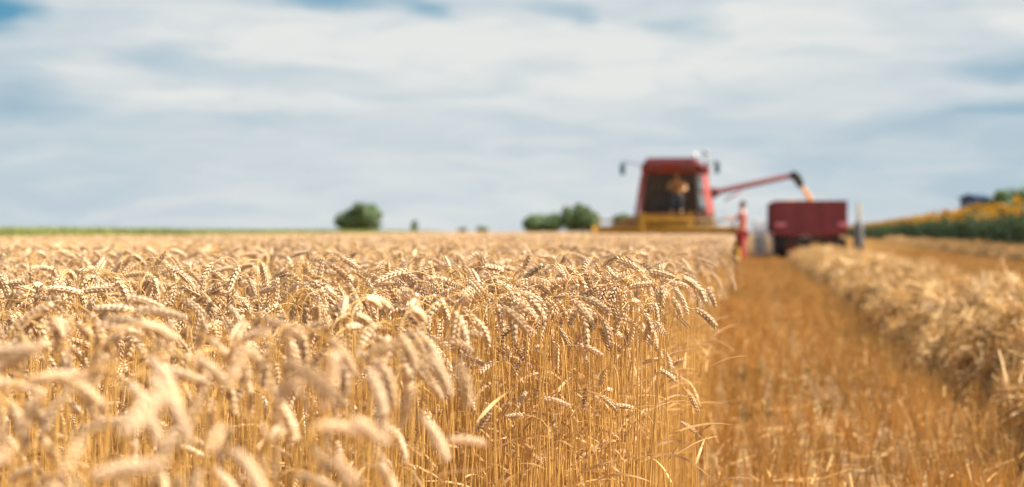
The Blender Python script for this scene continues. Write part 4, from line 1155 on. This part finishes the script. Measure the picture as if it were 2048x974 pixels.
tree('tree', 718, 230, [(699, 416, 482, 40), (717, 412, 480, 36), (735, 404, 482, 42)], 'dense round green tree alone on the horizon left of the middle', n=5200, leaf=.24)
tree('tree', 829, 420, [(829, 440, 466, 8)], 'tiny lone tree on the horizon right of the round tree', n=1200, leaf=.35)
tree('tree', 1084, 240, [(1070, 427, 482, 34), (1103, 425, 482, 33)], 'low wide dark tree left of the taller tree beside the harvester', n=4000, leaf=.24)
tree('tree', 1160, 240, [(1143, 413, 482, 30), (1163, 403, 482, 32), (1182, 420, 482, 24)], 'taller pale green tree between the low wide tree and the harvester', n=3500, leaf=.24)
tree('tree', 1247, 260, [(1248, 426, 470, 32)], 'dark tree showing just left of the harvester cab', n=3500, leaf=.26)
tree('tree', 2020, 150, [(2005, 380, 470, 42), (2045, 374, 470, 50)], 'dark round tree rising behind the sunflowers at the right border', n=5000, leaf=.2)
for px, D_, yt, hw_, lab in ((965, 520, 452, 16, 'faint low bush on the horizon between the lone tree and the low wide tree'), (925, 560, 456, 12, 'faintest low bush on the horizon right of the tiny tree'),
                             (288, 95, 458, 18, 'small yellow-green bush at the left edge of the wheat')):
    tree('bush', px, D_, [(px, yt, 467, hw_)], lab, 'bush', n=1500, leaf=.10 if D_ < 200 else .35)

# blue-roofed barn behind the sunflowers
D = 210; bx, by = at(1967, D); kb = D / F
barn = empty('barn', (bx, by, 0), YAW + R(4)); tag(barn, 'blue metal barn half hidden behind sunflowers and the tree at right', 'barn')
zb_, zt_ = zat(405, D), zat(388, D); bw = 15 * kb
q = MB(); q.box((0, 3.5, (zt_ - .4) / 2), (bw * 2 - .6, 7, zt_ - .4)); wl = q.build('wall', 'wall', barn)
q = MB(); q.prism([(-.4, zt_ - .45), (3.5, zt_ + .1), (7.4, zt_ - .45), (7.4, zt_ - .6), (3.5, zt_ - .05), (-.4, zt_ - .6)], 0, -bw, bw); q.build('roof', 'blue', barn)
q = MB(); q.box((-bw * .3, -.03, 1.5), (1.8, .06, 3.0)); q.build('door', 'dark', barn)
q = MB(); q.box((bw * .4, -.03, 2.4), (1.2, .06, .8)); q.build('window', 'dark', barn)


# ------------------------------------------------------------------ green crop strip at the left of the wheat
def crop_patch():
    mb = MB()
    for _ in range(420):
        x, y = random.uniform(-1, 1), random.uniform(-1, 1); h = random.uniform(.88, 1.03)
        for k in range(5):
            a = random.uniform(0, 6.28); z = h * random.uniform(.3, .85); d = Vector((math.cos(a) * .16, math.sin(a) * .16, h - z)); sd = Vector((-math.sin(a), math.cos(a), 0)) * .015
            p = Vector((x, y, z)); mb.add([p - sd, p + sd, p + d], [(0, 1, 2)], 0, random.random())
        mb.tube([(x, y, 0), (x, y, h * .9)], .006, 3, 0, random.random(), caps=False)
    return mb.mesh('crop_variant', ['crop'])


crop_col = source_collection('crop_variant', [crop_patch() for _ in range(3)])
P, RT, SC, IX = [], [], [], []
for d_ in np.arange(18.8, 150, 1.9):
    for r_ in np.arange(-60, -7.0, 1.9):
        if r_ < -.40 * d_ - 2: continue
        if r_ < -34 and d_ > 95: continue
        x_, y_ = r_ * CA - d_ * SA, r_ * SA + d_ * CA
        P.append((x_, y_, 0)); RT.append((0, 0, random.uniform(0, 6.28))); SC.append(random.uniform(.97, 1.05)); IX.append(random.randrange(3))
o = scatter('green_crop', P, RT, SC, IX, crop_col)
tag(o, 'strip of yellow-green crop beyond the wheat at the left horizon', 'crop', kind='stuff')


# ------------------------------------------------------------------ sunflowers
def sunflower(seed):
    random.seed(seed); h = random.uniform(1.62, 1.98)
    st_, lv, hd_ = MB(), MB(), MB(); var = random.random()
    st_.tube([(0, 0, 0), (random.uniform(-.03, .03), 0, h * .5), (0, -.02, h * .93), (0, -.09, h * .99), (0, -.13, h * .97)], [.016, .015, .012, .010, .010], 6, 0, var)
    for k in range(15):
        z = h * (.16 + .76 * k / 14); a = k * 2.4 + random.uniform(-.4, .4); l_ = random.uniform(.18, .28) * (1 if k < 12 else .7); wv = l_ * .42
        d = Vector((math.cos(a), math.sin(a), 0)); s_ = Vector((-math.sin(a), math.cos(a), 0)); p = Vector((0, 0, z)) + d * .06
        pr = [(0, .1, 0), (.2, 1., .04), (.5, .9, .03), (.8, .45, -.04), (1.05, 0.02, -.12)]; vs = []
        for (q, ww, dz) in pr:
            c = p + d * l_ * q + Vector((0, 0, dz * l_ * 3)); vs += [c - s_ * wv * ww - Vector((0, 0, .02)), c, c + s_ * wv * ww - Vector((0, 0, .02))]
        fs = []
        for i in range(4):
            for j in range(2): fs.append((i * 3 + j, i * 3 + j + 1, (i + 1) * 3 + j + 1, (i + 1) * 3 + j))
        lv.add(vs, fs, 0, random.random(), True)
    # head: faces -y, nodding
    tl = random.uniform(-.1, .5); mt = Matrix.Translation((0, -.13, h * .97)) @ Matrix.Rotation(math.pi / 2 + tl, 4, 'X')
    rr = random.uniform(.055, .075)
    q = MB(); q.lathe((0, 0, 0), [(.02, -.03), (rr * .9, -.018), (rr, 0), (rr * .9, .014), (rr * .4, .018)], 2, 14, 1)
    for k in range(22):
        a = 2 * math.pi * k / 22 + random.uniform(-.1, .1); d = Vector((math.cos(a), math.sin(a), 0)); s_ = Vector((-math.sin(a), math.cos(a), 0)); l_ = random.uniform(.06, .09); up = random.uniform(-.01, .035)
        q.add([d * rr * .85 - s_ * .008, d * (rr + l_ * .5) - s_ * .017 + Vector((0, 0, up * .6)), d * (rr + l_) + Vector((0, 0, up)), d * (rr + l_ * .5) + s_ * .017 + Vector((0, 0, up * .6)), d * rr * .85 + s_ * .008], [(0, 1, 2, 3, 4)], 0, random.random())
    hd_.merge(q, mt)
    return dict(stem=st_, leaves=lv, flower_head=hd_)


sfs = [sunflower(100 + i) for i in range(8)]; random.seed(99)
sf_parts = [{'stem': s['stem'].mesh('sunflower_stem', ['sunleaf']), 'leaves': s['leaves'].mesh('sunflower_leaves', ['sunleaf']), 'flower_head': s['flower_head'].mesh('sunflower_head', ['petal', 'disc'])} for s in sfs]
sf_join = []
for s in sfs:
    mb = MB(); mb.merge(s['stem'], mat=0); mb.merge(s['leaves'], mat=0); o_ = len(mb.m); mb.merge(s['flower_head'])
    mb.m[o_:] = [i + 1 for i in mb.m[o_:]]
    sf_join.append(mb.mesh('sunflower_variant', ['sunleaf', 'petal', 'disc']))
sf_col = source_collection('sunflower_variant', sf_join)
allsf = []
for row in range(14):
    y = 30. if row < 14 else 60
    while y < 330:
        stp = .30 if y < 120 else .55
        x = sun_edge(y) + row * .65 + random.gauss(0, .05)
        if y > 120 and row > 8: y += stp; continue
        r_, d_ = RD(x, y); px = 1024 + F * r_ / d_
        if px < 2250: allsf.append((x, y + random.gauss(0, .05), d_, px, row))
        y += stp * random.uniform(.8, 1.2)
vis = sorted([s for s in allsf if 1690 < s[3] < 2060 and s[4] < 4], key=lambda s: s[2] + s[4] * 9)[:290]
vs_ = set(id(s) for s in vis)
for (x, y, d_, px, row) in vis:
    v = random.randrange(8); root = bpy.data.objects.new('sunflower', None); C.objects.link(root); root.empty_display_size = .1
    root.location = (x, y, 0); root.rotation_euler = (random.gauss(0, .04), random.gauss(0, .04), random.gauss(-.4, 1.5)); k = random.uniform(.92, 1.07); root.scale = (k, k, k)
    root['category'] = 'sunflower'; root['group'] = 'sunflowers along the near side of their field'
    root['label'] = 'yellow sunflower with dark leaves in the front rows of the sunflower field'
    for nm, me in sf_parts[v].items():
        o = bpy.data.objects.new(nm, me); C.objects.link(o); o.parent = root
P, RT, SC, IX = [], [], [], []
for s in allsf:
    if id(s) in vs_: continue
    P.append((s[0], s[1], 0)); RT.append((random.gauss(0, .04), random.gauss(0, .04), random.gauss(-.4, 1.5))); SC.append(random.uniform(.92, 1.07)); IX.append(random.randrange(8))
o = scatter('sunflower_field', P, RT, SC, IX, sf_col)
tag(o, 'rest of the sunflower field narrowing towards the horizon', 'sunflowers', kind='stuff')
print('sunflowers', len(allsf))
